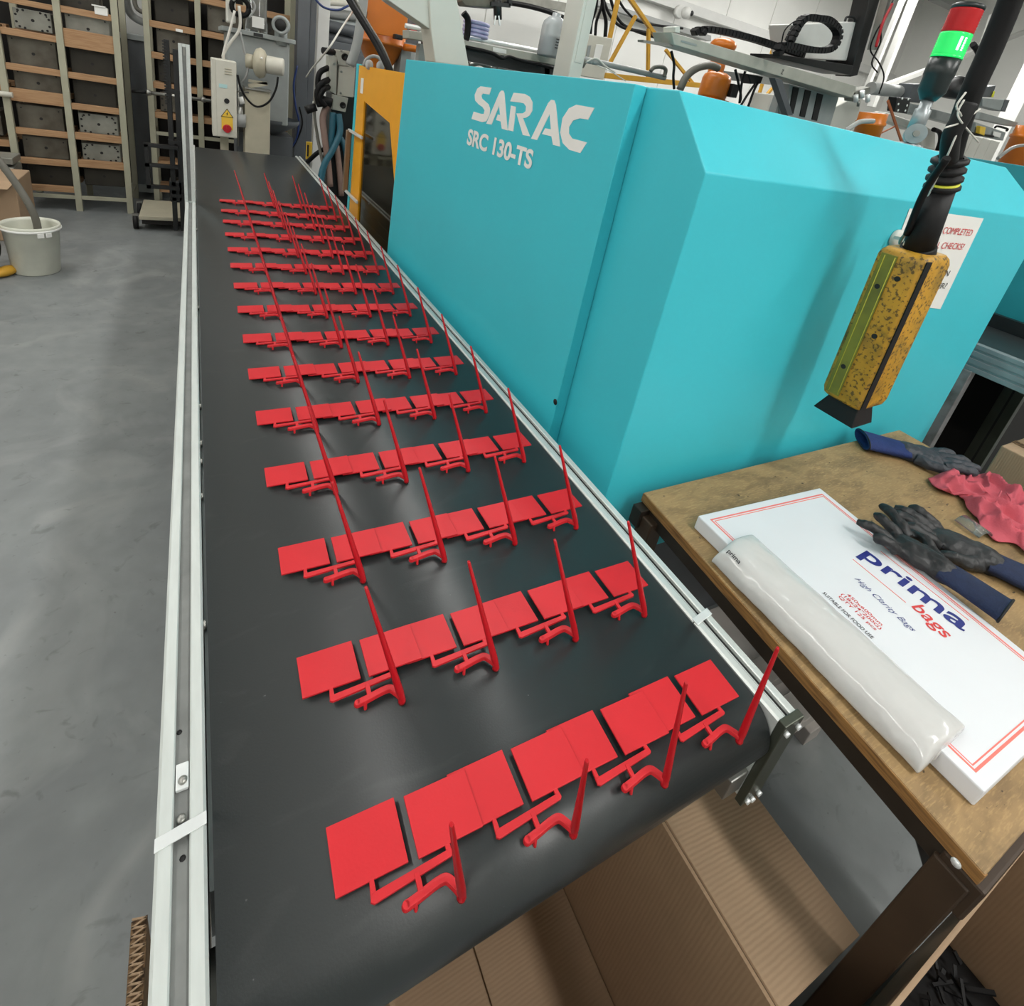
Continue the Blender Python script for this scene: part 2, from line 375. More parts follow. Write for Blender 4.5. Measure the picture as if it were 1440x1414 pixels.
# wall trunking and dome camera
tk = struct(MB().box((4.6, 7.26, 3.3), (12.8, 7.384, 3.44)).build('trim_1', 'trunking', bevel=.006))
cm = thing('dome_camera', 'small white dome security camera below the wall trunking', 'camera', (6.53,7.2,3.273))
c0 = V((6.53,7.2,3.273))
MB().cyl(c0 + V(0, .06, 0), c0 + V(-.02, -.02, 0), .095, .085, 24).build('housing', 'white_paint', cm)
MB().ell(c0 + V(.06, -.05, .0), (.085, .085, .085)).build('dome', 'white_paint', cm)
MB().ell(c0 + V(.10, -.11, .0), (.04, .04, .04)).build('lens', 'black_metal', cm)

# ---------------------------------------------------------------- belt conveyor
ZB = .9
cv = thing('belt_conveyor', 'long flat belt conveyor with black belt between aluminium side rails', 'conveyor', (.35, .25, 0))
RY, RR = .247, .055
prof = []
for k in range(25):
    a = math.pi/2 + math.pi * k / 24
    prof.append((RY + RR*math.cos(a), ZB - RR + RR*math.sin(a)))
for k in range(25):
    a = -math.pi/2 + math.pi * k / 24
    prof.append((4.745 + RR*math.cos(a), ZB - RR + RR*math.sin(a)))
b_ = MB(); n = len(prof)
inner = []
for (y, z) in prof: inner.append((RY + (y-RY)*1.0, z))
b_.prism(prof, 'x', -.007, .70); b_.sm = [len(f) == 4 for f in b_.f]
bo = b_.build('belt', 'belt', cv)
# rails: each a profile along y with two raised flanges and a groove
def rail(x0, x1, y0, y1, zt, name, label, parent, groove_w, gdepth=.007, h=.18, grm='groove', slot=False):
    w_ = x1 - x0; g0 = x0 + (w_-groove_w)/2; g1 = g0 + groove_w; lip = .004
    poly = [(x0, zt-h), (x0, zt-.003), (x0+.003, zt), (g0-.0015, zt), (g0, zt-.0015), (g0, zt-gdepth), (g1, zt-gdepth), (g1, zt-.0015), (g1+.0015, zt), (x1-.003, zt), (x1, zt-.003), (x1, zt-.055), (x1-.004, zt-.057), (x1-.004, zt-.064), (x1, zt-.066), (x1, zt-.12), (x1-.004, zt-.122), (x1-.004, zt-.13), (x1, zt-.132), (x1, zt-h)]
    r = MB().prism(poly, 'y', y0, y1).build(name, 'aluminium', parent)
    if label: r['label'] = label
    MB().box((g0 + .0002, y0, zt-gdepth), (g1 - .0002, y1, zt-gdepth+.0006)).build('groove_strip', grm, r)
    if slot:
        for xs in (g0 + .001, g1 - .0045):
            MB().box((xs, y0, zt-gdepth+.0006), (xs + .0035, y1, zt-gdepth+.0012)).build('slot', 'slot_dark', r)
    return r
lr = rail(-.058, -.0125, -.25, .372, ZB+.002, 'side_rail', 'near length of the left side rail', cv, .0145)
lr2 = rail(-.058, -.0125, .3735, 3.04, ZB+.002, 'side_rail', 'long left side rail with dirty groove', cv, .0145)
lr3 = rail(-.058, -.0125, 3.085, 4.82, ZB+.002, 'side_rail', None, cv, .0125)
rr1 = rail(.7035, .7455, .2, .364, ZB+.002, 'side_rail', 'short right side rail end piece', cv, .012, grm='aluminium', slot=True)
rr2 = rail(.7035, .7455, .366, 4.82, ZB+.002, 'side_rail', 'long right side rail', cv, .012, grm='aluminium', slot=True)
for (x0, x1, y, dy) in ((-.0585, -.0122, .373, .004), (.703, .746, .365, .004)):
    MB().slab([(x0, y-.006-dy*.5, ZB+.0022), (x1, y-.006+dy*1.2, ZB+.0022), (x1, y+.006+dy*1.2, ZB+.0022), (x0, y+.006-dy*.5, ZB+.0022)], (0, 0, .0016)).build('joint_strip', 'steel_bright', cv, bevel=.0004)
# fixing clips and bolts in the left groove
MB().box((-.0415, .415, ZB-.004), (-.029, .442, ZB+.001)).build('nut_clip', 'steel_bright', cv, bevel=.001)
MB().lathe([(.0045, 0), (.0045, .002), (.003, .0035), (0, .004)], (-.0345, .423, ZB+.001), 14).build('clip_screw', 'steel', cv)
MB().lathe([(.0045, 0), (.0045, .0025), (.003, .0035), (0, .004)], (-.0355, .388, ZB-.003), 14).build('clip_screw', 'steel', cv)
for (yy) in (.48, .354):
    MB().lathe([(.003, 0), (.003, .0006), (0, .0006)], (-.039 if yy > .4 else -.034, yy, ZB-.0045), 8).build('chip', 'black_rubber', cv)
for yy in (.62, .89, .99, 1.05, 1.19, 1.75, 2.6, 3.35):
    MB().cyl((-.0125, yy, ZB-.008), (-.0085, yy, ZB-.008), .007, n=12).build('side_bolt', 'steel', cv)
# rail end plates, belt bed and roller shafts
ep = MB().box((.7035, .188, ZB-.19), (.7475, .2, ZB+.0035)).build('end_plate', 'end_plate', cv, bevel=.0015)
for (x, z) in ((.711, ZB-.012), (.738, ZB-.012), (.711, ZB-.176), (.738, ZB-.176), (.725, ZB-.182)):
    MB().cyl((x, .188, z), (x, .183, z), .0045, n=10).build('plate_screw', 'steel_bright', ep)
MB().box((-.06, -.262, ZB-.19), (-.011, -.25, ZB+.0035)).build('end_plate', 'end_plate', cv, bevel=.0015)
MB().box((-.011, .32, ZB-.102), (.702, 4.66, ZB-.012)).build('belt_bed', 'zinc', cv)
for y in (RY, 4.745):
    MB().cyl((-.012, y, ZB-RR), (.7035, y, ZB-RR), .045, n=24).build('roller', 'steel', cv)
MB().box((.664, .2, ZB-.165), (.7035, .34, ZB-.12)).build('motor_bracket', 'steel', cv, bevel=.002)
for y in (1.0, 2.9, 4.6):
    for x in (-.035, .725):
        MB().box((x-.022, y-.022, 0), (x+.022, y+.022, ZB-.178)).build('leg', 'aluminium', cv, bevel=.002)
    MB().box((-.013, y-.022, .25), (.703, y+.022, .295)).build('cross_bar', 'aluminium', cv, bevel=.002)
# upright aluminium post beside the left rail
po = thing('guard_post', 'upright white aluminium profile post rising from the left rail', 'post', (-.037, 3.063, 0))
poly = [(-.0595, 3.041), (-.0455, 3.041), (-.0445, 3.047), (-.0305, 3.047), (-.0295, 3.041), (-.0145, 3.041), (-.0145, 3.084), (-.0595, 3.084)]
MB().prism(poly, 'z', 0.0, 1.612).build('post', 'aluminium', po)
MB().box((-.0445, 3.0465, .905), (-.0305, 3.048, 1.60)).build('groove_strip', 'groove', po)
MB().box((-.042, 3.042, 1.565), (-.033, 3.0466, 1.60)).build('slot_nut', 'steel', po)

# ---------------------------------------------------------------- red mouldings, 15 rows of four
def make_shot():
    o = thing('red_moulding', 'x', 'moulding', (0, 0, 0), 'red plastic mouldings on the black belt')
    t = .0026
    MB().box((0, 0, 0), (.0735, .059, t)).build('plate', 'red_plastic', o, bevel=.0004)
    MB().slab([(.084, -.002, .0006), (.158, -.002, .0006), (.158, .0555, .0006), (.084, .0555, .0006)], (0, 0, t)).build('plate', 'red_plastic', o, bevel=.0004)
    r = MB()                                        # upper runner bar with gates to both plates
    r.slab([(.0305, -.0155, .0), (.034, -.018, 0), (.117, -.0125, 0), (.119, -.0105, 0), (.1185, -.006, 0), (.0335, -.0095, 0)], (0, 0, .0034))
    r.slab([(.0310, -.0155, 0), (.0375, -.0155, 0), (.0375, .001, 0), (.0330, .001, 0)], (0, 0, .0030))
    r.slab([(.1130, -.0115, 0), (.1185, -.0105, 0), (.1185, -.001, 0), (.1130, -.001, 0)], (0, 0, .0030))
    r.slab([(.076, -.026, -.0005), (.0815, -.026, -.0005), (.0815, -.0110, .0005), (.076, -.0110, .0005)], (0, 0, .0038))
    r.build('runner_bar', 'red_plastic', o, bevel=.0004)
    r = MB()                                        # lower, thicker runner that swings out to the sprue
    pts = spline([(.0625, -.0300, -.001), (.075, -.0285, -.001), (.095, -.0255, -.001), (.106, -.026, -.001), (.112, -.033, -.001), (.1165, -.041, -.001)], 5)
    W_ = [.0042]*len(pts)
    vs = []; fs = []
    for i, p in enumerate(pts):
        d = (pts[min(i+1, len(pts)-1)] - pts[max(i-1, 0)]).normalized(); a = Vector((d.y, -d.x, 0))
        wv = .0046
        vs += [p - a*wv + V(0,0,-.0015), p + a*wv + V(0,0,-.0015), p + a*wv*.75 + V(0,0,.0042), p - a*wv*.75 + V(0,0,.0042)]
    for i in range(len(pts)-1):
        for k in range(4): fs.append((i*4+k, i*4+(k+1)%4, (i+1)*4+(k+1)%4, (i+1)*4+k))
    fs += [(0,3,2,1), tuple(len(vs)-4+k for k in range(4))]
    r.add(vs, fs, True)
    r.cyl((.0625, -.0300, -.0025), (.0625, -.0300, .0032), .0046, .0038, 12)
    r.cyl((.072, -.0345, -.0115), (.072, -.0305, .001), .0020, .0030, 8)
    r.build('runner_arm', 'red_plastic', o, bevel=.0004)
    L_ = Vector((-.0442, .0404, .1647))
    base = Vector((.1175, -.0425, -.0025))
    pin = MB().tube([base - V(0,0,.007), base - V(0,0,.003), base, base + L_*.06, base + L_*.15, base + L_*.4, base + L_*.7, base + L_*.985, base + L_], [.0050, .0052, .0042, .0050, .0048, .0040, .0031, .0023, .0018], 10)
    pin.build('sprue_pin', 'red_plastic_pin', o)
    return o
ordn = ['first', 'second', 'third', 'fourth', 'fifth', 'sixth', 'seventh', 'eighth', 'ninth', 'tenth', 'eleventh', 'twelfth', 'thirteenth', 'fourteenth', 'fifteenth']
cols = ['leftmost', 'second from left', 'third from left', 'rightmost']
yb = [.2615, .461, .660, .870, 1.071, 1.268, 1.467, 1.672, 1.873, 2.076, 2.268, 2.476, 2.680, 2.872, 3.075]
yaw = math.radians(-1.45)
proto = make_shot(); tm = tree_map(proto); first = True
pin_mesh = [k for k in children(proto) if k.name.startswith('sprue_pin')][0].data
front_pins = [(-.033, -.003, .162), (-.030, -.005, .162), (-.014, .018, .163), (-.003, .010, .165)]
rng = random.Random(3)
for r in range(15):
    for c in range(4):
        o = proto if (r, c) == (14, 3) else copy_tree(proto, None, tm)
        x = .0965 + c*.1378*math.cos(yaw) - (.0035 * r/14); y = yb[r] + c*.1378*math.sin(yaw)
        tx = math.radians(-3.6); ty = math.radians(-1.5)
        if r == 0: tx = math.radians(1.0)
        o.rotation_euler = (tx, ty, yaw + math.radians(rng.uniform(-.5, .5)))
        o.location = (x + rng.uniform(-.0008, .0008), y + rng.uniform(-.001, .001), ZB + (.0052 if r else .0022))
        rowname = 'nearest' if r == 0 else ('farthest' if r == 14 else ordn[r])
        o['label'] = 'red moulding with upright sprue, %s in the %s row%s' % (cols[c], rowname, ' over the roller' if r == 0 else (' from the roller end' if r < 14 else ' on the belt'))
        if r == 0:
            pin = [k for k in children(o) if k.name.startswith('sprue_pin')][0]
            L0 = Vector((-.0442, .0404, .1647)); me = pin_mesh.copy(); pin.data = me
            q = L0.rotation_difference(Vector(front_pins[c])).to_matrix(); bs = Vector((.1175, -.0425, -.0025))
            for v in me.vertices:
                if (v.co - bs).dot(L0) > .0001: v.co = bs + q @ (v.co - bs)

# ---------------------------------------------------------------- turquoise moulding machine
mc = thing('moulding_machine', 'turquoise injection moulding machine guard behind the belt with white lettering', 'machine', (1.6, 1.6, 0))
X0, Y0 = .83, .738
hv = [(X0, Y0, .585), (2.458, Y0, .585), (2.458, 2.5, .585), (X0, 2.5, .585),
      (X0, Y0, 1.583), (2.458, Y0, 1.583), (2.458, 2.5, 1.583), (X0, 2.5, 1.583),
      (X0, .862, 1.718), (2.33, .862, 1.718), (2.33, 2.5, 1.718), (X0, 2.5, 1.718)]
MB().add(hv, [(0,3,2,1), (0,1,5,4), (1,2,6,5), (2,3,7,6), (0,4,8,11,7,3), (4,5,9,8), (5,6,10,9), (8,9,10,11), (6,7,11,10)]).build('end_hood', 'turquoise', mc, bevel=.003)
MB().prism([(.9555, .30), (2.468, .30), (2.468, 1.718), (.9555, 1.718)], 'x', .795, .8285).build('side_door', 'turquoise', mc, bevel=.002)
MB().lathe([(.008, 0), (.008, .001), (.0, .001)], (0.794,0.96,0.947), 16, axis=(-1, 0, 0)).build('lock_hole', 'slot_dark', mc)
MB().box((.86, .83, 0), (2.4, 2.45, .584)).build('machine_base', 'grey_blue', mc, bevel=.004)
MB().box((.9, 2.46, 0), (2.3, 3.38, .34)).build('machine_base', 'grey_blue', mc)
lets = [
 [(0.794,1.611,1.664),(0.794,1.69,1.663),(0.794,1.712,1.654),(0.794,1.725,1.634),(0.794,1.715,1.618),(0.794,1.684,1.609),(0.794,1.654,1.604),(0.794,1.635,1.596),(0.794,1.638,1.585),(0.794,1.657,1.583),(0.794,1.714,1.584),(0.794,1.723,1.56),(0.794,1.64,1.56),(0.794,1.612,1.566),(0.794,1.596,1.586),(0.794,1.599,1.604),(0.794,1.614,1.616),(0.794,1.644,1.623),(0.794,1.666,1.628),(0.794,1.674,1.636),(0.794,1.667,1.643),(0.794,1.619,1.644)],
 [(0.794,1.609,1.559),(0.794,1.554,1.654),(0.794,1.544,1.661),(0.794,1.531,1.662),(0.794,1.521,1.655),(0.794,1.464,1.558),(0.794,1.501,1.558),(0.794,1.516,1.577),(0.794,1.547,1.577),(0.794,1.542,1.594),(0.794,1.526,1.594),(0.794,1.542,1.619),(0.794,1.572,1.561)],
 [(0.794,1.466,1.661),(0.794,1.402,1.663),(0.794,1.372,1.658),(0.794,1.352,1.646),(0.794,1.345,1.625),(0.794,1.354,1.612),(0.794,1.372,1.604),(0.794,1.388,1.601),(0.794,1.333,1.56),(0.794,1.372,1.558),(0.794,1.429,1.609),(0.794,1.393,1.613),(0.794,1.38,1.62),(0.794,1.382,1.632),(0.794,1.398,1.639),(0.794,1.419,1.639),(0.794,1.478,1.637)],
 [(0.794,1.469,1.626),(0.794,1.439,1.626),(0.794,1.433,1.59),(0.794,1.43,1.56),(0.794,1.462,1.559)],
 [(0.794,1.325,1.555),(0.794,1.273,1.651),(0.794,1.262,1.66),(0.794,1.247,1.66),(0.794,1.236,1.651),(0.794,1.179,1.557),(0.794,1.212,1.556),(0.794,1.227,1.575),(0.794,1.274,1.574),(0.794,1.264,1.59),(0.794,1.236,1.591),(0.794,1.256,1.626),(0.794,1.293,1.556)],
 [(0.794,1.074,1.659),(0.794,1.088,1.632),(0.794,1.122,1.631),(0.794,1.147,1.623),(0.794,1.158,1.607),(0.794,1.153,1.592),(0.794,1.135,1.583),(0.794,1.073,1.583),(0.794,1.09,1.556),(0.794,1.137,1.556),(0.794,1.171,1.567),(0.794,1.191,1.589),(0.794,1.194,1.623),(0.794,1.175,1.648),(0.794,1.147,1.659)]]
for pl in lets: MB().slab(pl, (.0010, 0, 0)).build('lettering', 'label_white', mc)
text('lettering', 'SRC 130-TS', (0.794,1.731,1.477), (0,-1,0), (0,-.0,1), (V((0.794,1.731,1.477))-V((0.794,1.295,1.48))).length, .052, 'label_white', mc, lift=.0007, off=.035)
MB().lathe([(.014, 0), (.014, .004), (.010, .008), (0, .008)], (2.09,0.788,1.602), 18, axis=(0,-.74,.67)).build('lock_knob', 'black_metal', mc)
MB().lathe([(.022, 0), (.024, .008), (.018, .014), (0, .016)], (1.579,0.737,1.487), 20, axis=(0,-1,0)).build('hook_base', 'off_white', mc)
MB().bar(V((1.547,0.722,1.491)), V((1.541,0.68,1.496)), .008).build('hook', 'off_white', mc)
# paper notice
nt_ = thing('paper_notice', 'white paper notice taped to the machine end behind the pendant', 'notice', (1.921,0.737,1.286))
MB().slab([(1.587,0.737,1.565), (2.012,0.737,1.563), (2.032,0.737,1.273), (1.622,0.737,1.308)], (0, -.0008, 0)).build('sheet', 'label_white', nt_)
hx = (1, 0, 0); uz = (0, 0, 1)
def notice(s, a, b, hgt, m): text('lettering', s, a, hx, uz, (V(b)-V(a)).x, hgt, m, nt_, lift=.0012)
notice('COMPLETED', (1.808,0.736,1.509), (1.984,0.736,1.506), .019, 'red_text')
notice('L CHECKS?', (1.817,0.736,1.466), (1.976,0.736,1.462), .019, 'red_text')
notice('D ON', (1.879,0.736,1.383), (1.969,0.736,1.376), .018, 'black_ink')
notice('RDER?', (1.879,0.736,1.343), (1.992,0.736,1.335), .018, 'black_ink')
# yellow safety door
sd = thing('safety_door', 'yellow sliding safety door with dark window beside the turquoise side', 'door', (.84, 2.95, .3))
a0, a1 = 2.475, 3.42
zt = 1.664; zw0, zw1, zw2 = 1.487, 1.40, .72
yl = MB()
yl.prism([(a0, zt), (a1-.02, zt), (a1-.02, 1.487), (2.60, 1.487), (2.60, 1.487)][:4] + [(a0, 1.487)], 'x', .825, .845)
yl = MB()
outer = [(a0, .35), (a1-.02, .35), (a1-.02, zt), (a0, zt)]
inn = [(2.56, .74), (3.18, .74), (3.235, 1.485), (2.72, 1.43), (2.56, 1.18)]
def ring(mb, outer, inner, xa, xb):   # door leaf with an opening
    segs = [(outer[0], outer[1], inner[1], inner[0]), (outer[1], outer[2], inner[2], inner[1]), (outer[2], outer[3], inner[3], inner[2]), (outer[3], outer[0], inner[0], inner[4], inner[3])]
    for s_ in segs: mb.prism(list(s_), 'x', xa, xb)
ring(yl, outer, inn, .825, .847)
yl.build('door_leaf', 'yellow_door', sd, bevel=.001)
MB().prism(inn, 'x', .834, .838).build('window', 'guard_glass', sd)
MB().box((.822, a1-.02, .35), (.85, a1+.03, zt+.006)).build('edge_strip', 'turquoise', sd, bevel=.002)
hd = MB()
for zz in (1.30, .94):
    MB().bar((.80, 3.44, zz), (.80, 3.12, zz), .012, .016).build('handle_bracket', 'steel_bright', sd, bevel=.002)
MB().bar((.795, 3.42, 1.30), (.795, 3.42, .94), .028).build('handle', 'brass', sd, bevel=.004)
MB().slab([(.8242, 3.33, 1.60), (.8242, 3.27, 1.60), (.8242, 3.27, 1.52), (.8242, 3.33, 1.52)], (-.0008, 0, 0)).build('sticker', 'label_white', sd)
# hardware seen through the window
iw = thing('mould_clamp', 'grey steel clamp unit behind the yellow door window', 'machine', (1.2, 2.95, .35))
MB().box((1.05, 2.56, .35), (1.5, 2.72, 1.35)).build('platen', 'mould_light', iw, bevel=.01)
MB().box((1.1, 3.05, .35), (1.5, 3.25, 1.3)).build('platen', 'mould_steel', iw, bevel=.01)
for z in (.6, 1.15): MB().cyl((1.15, 2.5, z), (1.15, 3.4, z), .03).build('tie_bar', 'steel_bright', iw)

# signal tower
tw = thing('signal_tower', 'signal light tower with red and green lenses on the machine top', 'signal light', (1.92, .95, 1.718))
tx, ty = 1.885, .955
def tl(prof, name, m): return MB().lathe(prof, (tx, ty, 0), 32).build(name, m, tw)
tl([(0, 1.7185), (.04, 1.7185), (.04, 1.726), (.02, 1.73), (0, 1.73)], 'foot', 'zinc')
MB().cyl((tx-.032, ty-.024, 1.756), (tx+.036, ty+.014, 1.756), .028, n=24).build('swivel', 'zinc', tw)
MB().cyl((tx-.034, ty-.0255, 1.756), (tx-.038, ty-.0285, 1.756), .009, n=12).build('bolt', 'steel', tw)
tl([(0, 1.765), (.021, 1.765), (.021, 1.825), (.016, 1.828), (.016, 1.855), (0, 1.855)], 'pole', 'zinc')
tl([(0, 1.851), (.020, 1.851), (.036, 1.876), (.036, 1.912), (.0385, 1.918), (.0385, 1.9635), (0, 1.9635)], 'socket', 'tower_black')
tl([(0, 1.964), (.0395, 1.964), (.0395, 1.969), (.0385, 1.970)] + [q for k in range(9) for q in ((.0385, 1.971+k*.0062), (.0398, 1.974+k*.0062))] + [(.038, 2.0285), (0, 2.0285)], 'green_lens', 'lens_green')
for dx_ in (-.022, -.008):
    MB().cbox((tx+dx_-.006, ty-.0372+abs(dx_+.0)*.25, 1.999), (.006, .004, .034)).build('lens_highlight', 'highlight_glow', tw)  # glowing strips on the lens face, standing in for white highlights
tl([(0, 2.029), (.038, 2.029)] + [q for k in range(8) for q in ((.0385, 2.0305+k*.0073), (.0398, 2.034+k*.0073))] + [(.038, 2.0885), (0, 2.0885)], 'red_lens', 'lens_red')
tl([(0, 2.089), (.040, 2.089), (.040, 2.097), (.033, 2.102), (0, 2.103)], 'cap', 'tower_black')

# operator pendant
pd = thing('control_pendant', 'worn yellow hanging control pendant with black cable in front of the machine', 'pendant', (1.35, .6, 1.1))
pt = V((1.403,0.6,1.493)); pb = V((1.429,0.6,1.103)); ax_ = (pb - pt).normalized(); sx = Vector((0, 1, 0)).cross(ax_).normalized(); sx = -sx if sx.x < 0 else sx; sy = Vector((0, -1, 0))
rotm = Matrix((sx, sy, -ax_)).transposed()
th_ = math.radians(0); spin = Matrix.Rotation(th_, 3, 'Z')
Rp = rotm @ spin; Lh = (pb - pt).length
def ppt(x, y, t): return pt + Rp @ Vector((x, y, 0)) + ax_ * t
hw, hd_ = .058, .052
prof2 = []
for cx, cy, a0_ in ((hw-.014, hd_-.014, 0), (-hw+.014, hd_-.014, 90), (-hw+.014, -hd_+.014, 180), (hw-.014, -hd_+.014, 270)):
    for k in range(5):
        a = math.radians(a0_ + 22.5*k); prof2.append((cx + .014*math.cos(a), cy + .014*math.sin(a)))
rings = [(.0, .80), (.008, .93), (.02, 1.0), (Lh-.02, 1.0), (Lh-.006, .94), (Lh, .82)]
vs = [ppt(x*s_, y*s_, t) for t, s_ in rings for x, y in prof2]; npf = len(prof2)
fs = [(i*npf+k, i*npf+(k+1)%npf, (i+1)*npf+(k+1)%npf, (i+1)*npf+k) for i in range(len(rings)-1) for k in range(npf)] + [tuple(range(npf)), tuple(reversed(range((len(rings)-1)*npf, len(rings)*npf)))]
MB().add(vs, fs, True).build('body', 'pendant_yellow', pd)
pz = MB()
pz.slab([ppt(-hw-.0002, -hd_+.013, .014), ppt(-hw-.0002, -.004, .014), ppt(-hw-.0002, -.004, Lh-.014), ppt(-hw-.0002, -hd_+.013, Lh-.014)], Rp @ V(-.0025, 0, 0))
pz.build('side_panel', 'pendant_olive', pd, bevel=.001)
for yy in (-.030, -.008):
    MB().tube([ppt(-hw-.0028, yy, .018), ppt(-hw-.0028, yy, Lh-.018)], .0010, 6).build('trim_line', 'trim_olive', pd)
MB().slab([ppt(-hw+.004, hd_-.003, .008), ppt(-hw+.018, hd_+.0002, .008), ppt(-hw+.018, hd_+.0002, Lh-.008), ppt(-hw+.004, hd_-.003, Lh-.008)], Rp @ V(-.0008, .0026, 0)).build('black_stripe', 'black_rubber', pd)
for (yy, t) in ((.012, .06), (.016, .20), (-.02, .09), (-.02, .3)):
    MB().cyl(ppt(-hw-.0002, yy, t), ppt(-hw-.003, yy, t), .006, n=12).build('screw', 'slot_dark', pd)
# bottom flared boot
bt = MB(); r0 = [(-.030, -.035), (.030, -.035), (.030, .035), (-.030, .035)]; r1 = [(-.042, -.058), (.042, -.058), (.042, .045), (-.042, .045)]
vs = [ppt(x, y, Lh-.004) for x, y in r0] + [ppt(x*1.02, y*1.02, Lh+.052) for x, y in r1]
vs += [ppt(x*.9, y*.9, Lh+.052) for x, y in r1] + [ppt(x*.9, y*.9, Lh+.02) for x, y in r0]
bt.add(vs, [(i, (i+1)%4, (i+1)%4+4, i+4) for i in range(4)] + [(i+4, (i+1)%4+4, (i+1)%4+8, i+8) for i in range(4)] + [(i+8, (i+1)%4+8, (i+1)%4+12, i+12) for i in range(4)] + [(0, 1, 2, 3), (12, 13, 14, 15)])
bt.build('boot', 'black_rubber', pd, bevel=.002)
# strain relief and cable
c1 = pt - ax_*.0
pts_c = [V((1.418,0.6,1.476)), V((1.397,0.6,1.545)), V((1.367,0.6,1.651))]
MB().cyl(V((1.424,0.6,1.456)), V((1.399,0.6,1.504)), .036, .034, 24).build('collar', 'black_rubber', pd, bevel=.003)
MB().cyl(V((1.403,0.6,1.493)), V((1.38,0.6,1.625)), .031, .027, 24).build('strain_relief', 'black_rubber', pd)
rl = MB()
p_, q_ = V((1.383,0.6,1.622)), V((1.361,0.6,1.691)); dd = (q_-p_).normalized(); LL = (q_-p_).length
pr_ = [(.026, 0)]
for k in range(4):
    h0 = LL*(k+.15)/4; pr_ += [(.0245, h0), (.033, h0+.006), (.033, h0+.012), (.0245, h0+.018)]
pr_ += [(.022, LL)]
rl.lathe(pr_, p_, 24, dd).build('ribbed_sleeve', 'black_rubber', pd)
MB().cyl(V((1.379,0.6,1.634)), V((1.376,0.6,1.643)), .0295, n=24).build('yellow_band', 'tape_yellow', pd)
MB().curve([(1.368,0.6,1.677), (1.342,0.6,1.734), (1.323,0.6,1.812), (1.321,0.6,1.885), (1.309,0.6,1.98), (1.282,0.6,2.061), (1.224,0.6,2.21)], .0195, 16, 5).build('cable', 'cable_black', pd)
MB().curve([(1.324,0.585,1.684), (1.279,0.58,1.729), (1.274,0.575,1.761), (1.276,0.575,1.787)], .016, 12, 5).build('cable_sleeve', 'black_rubber', pd)
MB().curve([(1.378,0.62,1.497), (1.383,0.62,1.554), (1.343,0.6,1.631), (1.276,0.57,1.697), (1.266,0.57,1.757), (1.228,0.57,1.775), (1.238,0.57,1.801)], .0017, 6, 5).build('thin_wire', 'cable_white', pd)
MB().curve([(1.372,0.62,1.522), (1.32,0.6,1.617), (1.268,0.565,1.687)], .007, 8, 5).build('thin_cable', 'cable_black', pd)
MB().curve([(1.37,0.57,1.728), (1.26,0.565,1.752), (1.242,0.57,1.767), (1.244,0.57,1.789)], .0017, 6, 5).curve([(1.22,0.57,1.736), (1.271,0.57,1.753), (1.315,0.57,1.783)], .0017, 6, 5).build('cable_tie', 'cable_white', pd)
MB().curve([(1.433,0.64,1.532), (1.43,0.65,1.515), (1.45,0.66,1.492), (1.452,0.64,1.481)], .004, 6, 5).build('hook_ring', 'steel', pd)

# ---------------------------------------------------------------- work bench
TZ = .84
wt = thing('work_bench', 'worn plywood topped work bench with brown steel frame', 'bench', (1.5, .33, 0))
A_, B_, C_, D_ = (.862, -.022), (2.07, -.03), (2.073, .695), (.912, .703)
MB().slab([(*A_, TZ-.022), (*B_, TZ-.022), (*C_, TZ-.022), (*D_, TZ-.022)], (0, 0, .022)).build('top', 'plywood', wt, bevel=.003)
MB().slab([(A_[0]-.0012, A_[1], TZ-.024), (A_[0]+.006, A_[1]-.0012, TZ-.024), (D_[0]+.006, D_[1], TZ-.024), (D_[0]-.0012, D_[1], TZ-.024)], (0, 0, .022)).build('edge_band', 'plywood_edge', wt, bevel=.001)
fr = MB()
fr.bar((.880, -.01, TZ-.042), (.932, .69, TZ-.042), .032, .036)
fr.bar((.885, .685, TZ-.05), (2.06, .672, TZ-.05), .03, .05)
fr.bar((2.05, -.012, TZ-.05), (2.05, .68, TZ-.05), .03, .05)
fr.build('frame', 'bench_steel', wt, bevel=.002)
MB().bar((.862, -.008, TZ-.06), (2.06, -.014, TZ-.06), .05, .07).build('front_rail', 'bench_brown', wt, bevel=.004)
for (x, y) in ((.88, .0), (.915, .66), (2.05, .0), (2.05, .66)):
    MB().box((x-.022, y-.022, 0), (x+.022, y+.022, TZ-.04)).build('leg', 'bench_brown', wt, bevel=.003)
MB().bar((.885, .66, .18), (.885, .02, .18), .03).build('stretcher', 'bench_steel', wt, bevel=.002)
MB().bar(V((1.455,-0.01,0.12)), V((1.305,0.093,0.4)), .008, .022).build('brace', 'bench_steel', wt)
MB().lathe([(.006, 0), (.006, .003), (0, .004)], (0.864,0.002,0.815), 10, axis=(-1, 0, .2)).build('bolt', 'steel_bright', wt)

# carton of bags lying on the bench
pbx = thing('bag_carton', 'flat white carton of clear bags with red border lying on the bench', 'carton', (1.15, .3, TZ))
bz0, bz1 = TZ+.001, TZ+.036
q4 = [(.938, .024), (1.305, .018), (1.364, .550), (.946, .574)]
MB().slab([(x, y, bz0) for x, y in q4], (0, 0, bz1-bz0)).build('carton', 'paper_white', pbx, bevel=.003)
cxm, cym = 1.14, .29
def inset(d):
    return [(q4[0][0]+d, q4[0][1]+d), (q4[1][0]-d, q4[1][1]+d), (q4[2][0]-d*1.05, q4[2][1]-d), (q4[3][0]+d, q4[3][1]-d)]
for (d, w_) in ((.018, .0035), (.0245, .0018)):
    bm_ = MB(); o1, o2 = inset(d), inset(d+w_)
    for i in range(4):
        j = (i+1) % 4
        bm_.slab([(*o1[i], bz1), (*o1[j], bz1), (*o2[j], bz1), (*o2[i], bz1)], (0, 0, .0004))
    bm_.build('border_line', 'red_ink', pbx)
zt_ = bz1 + .0003
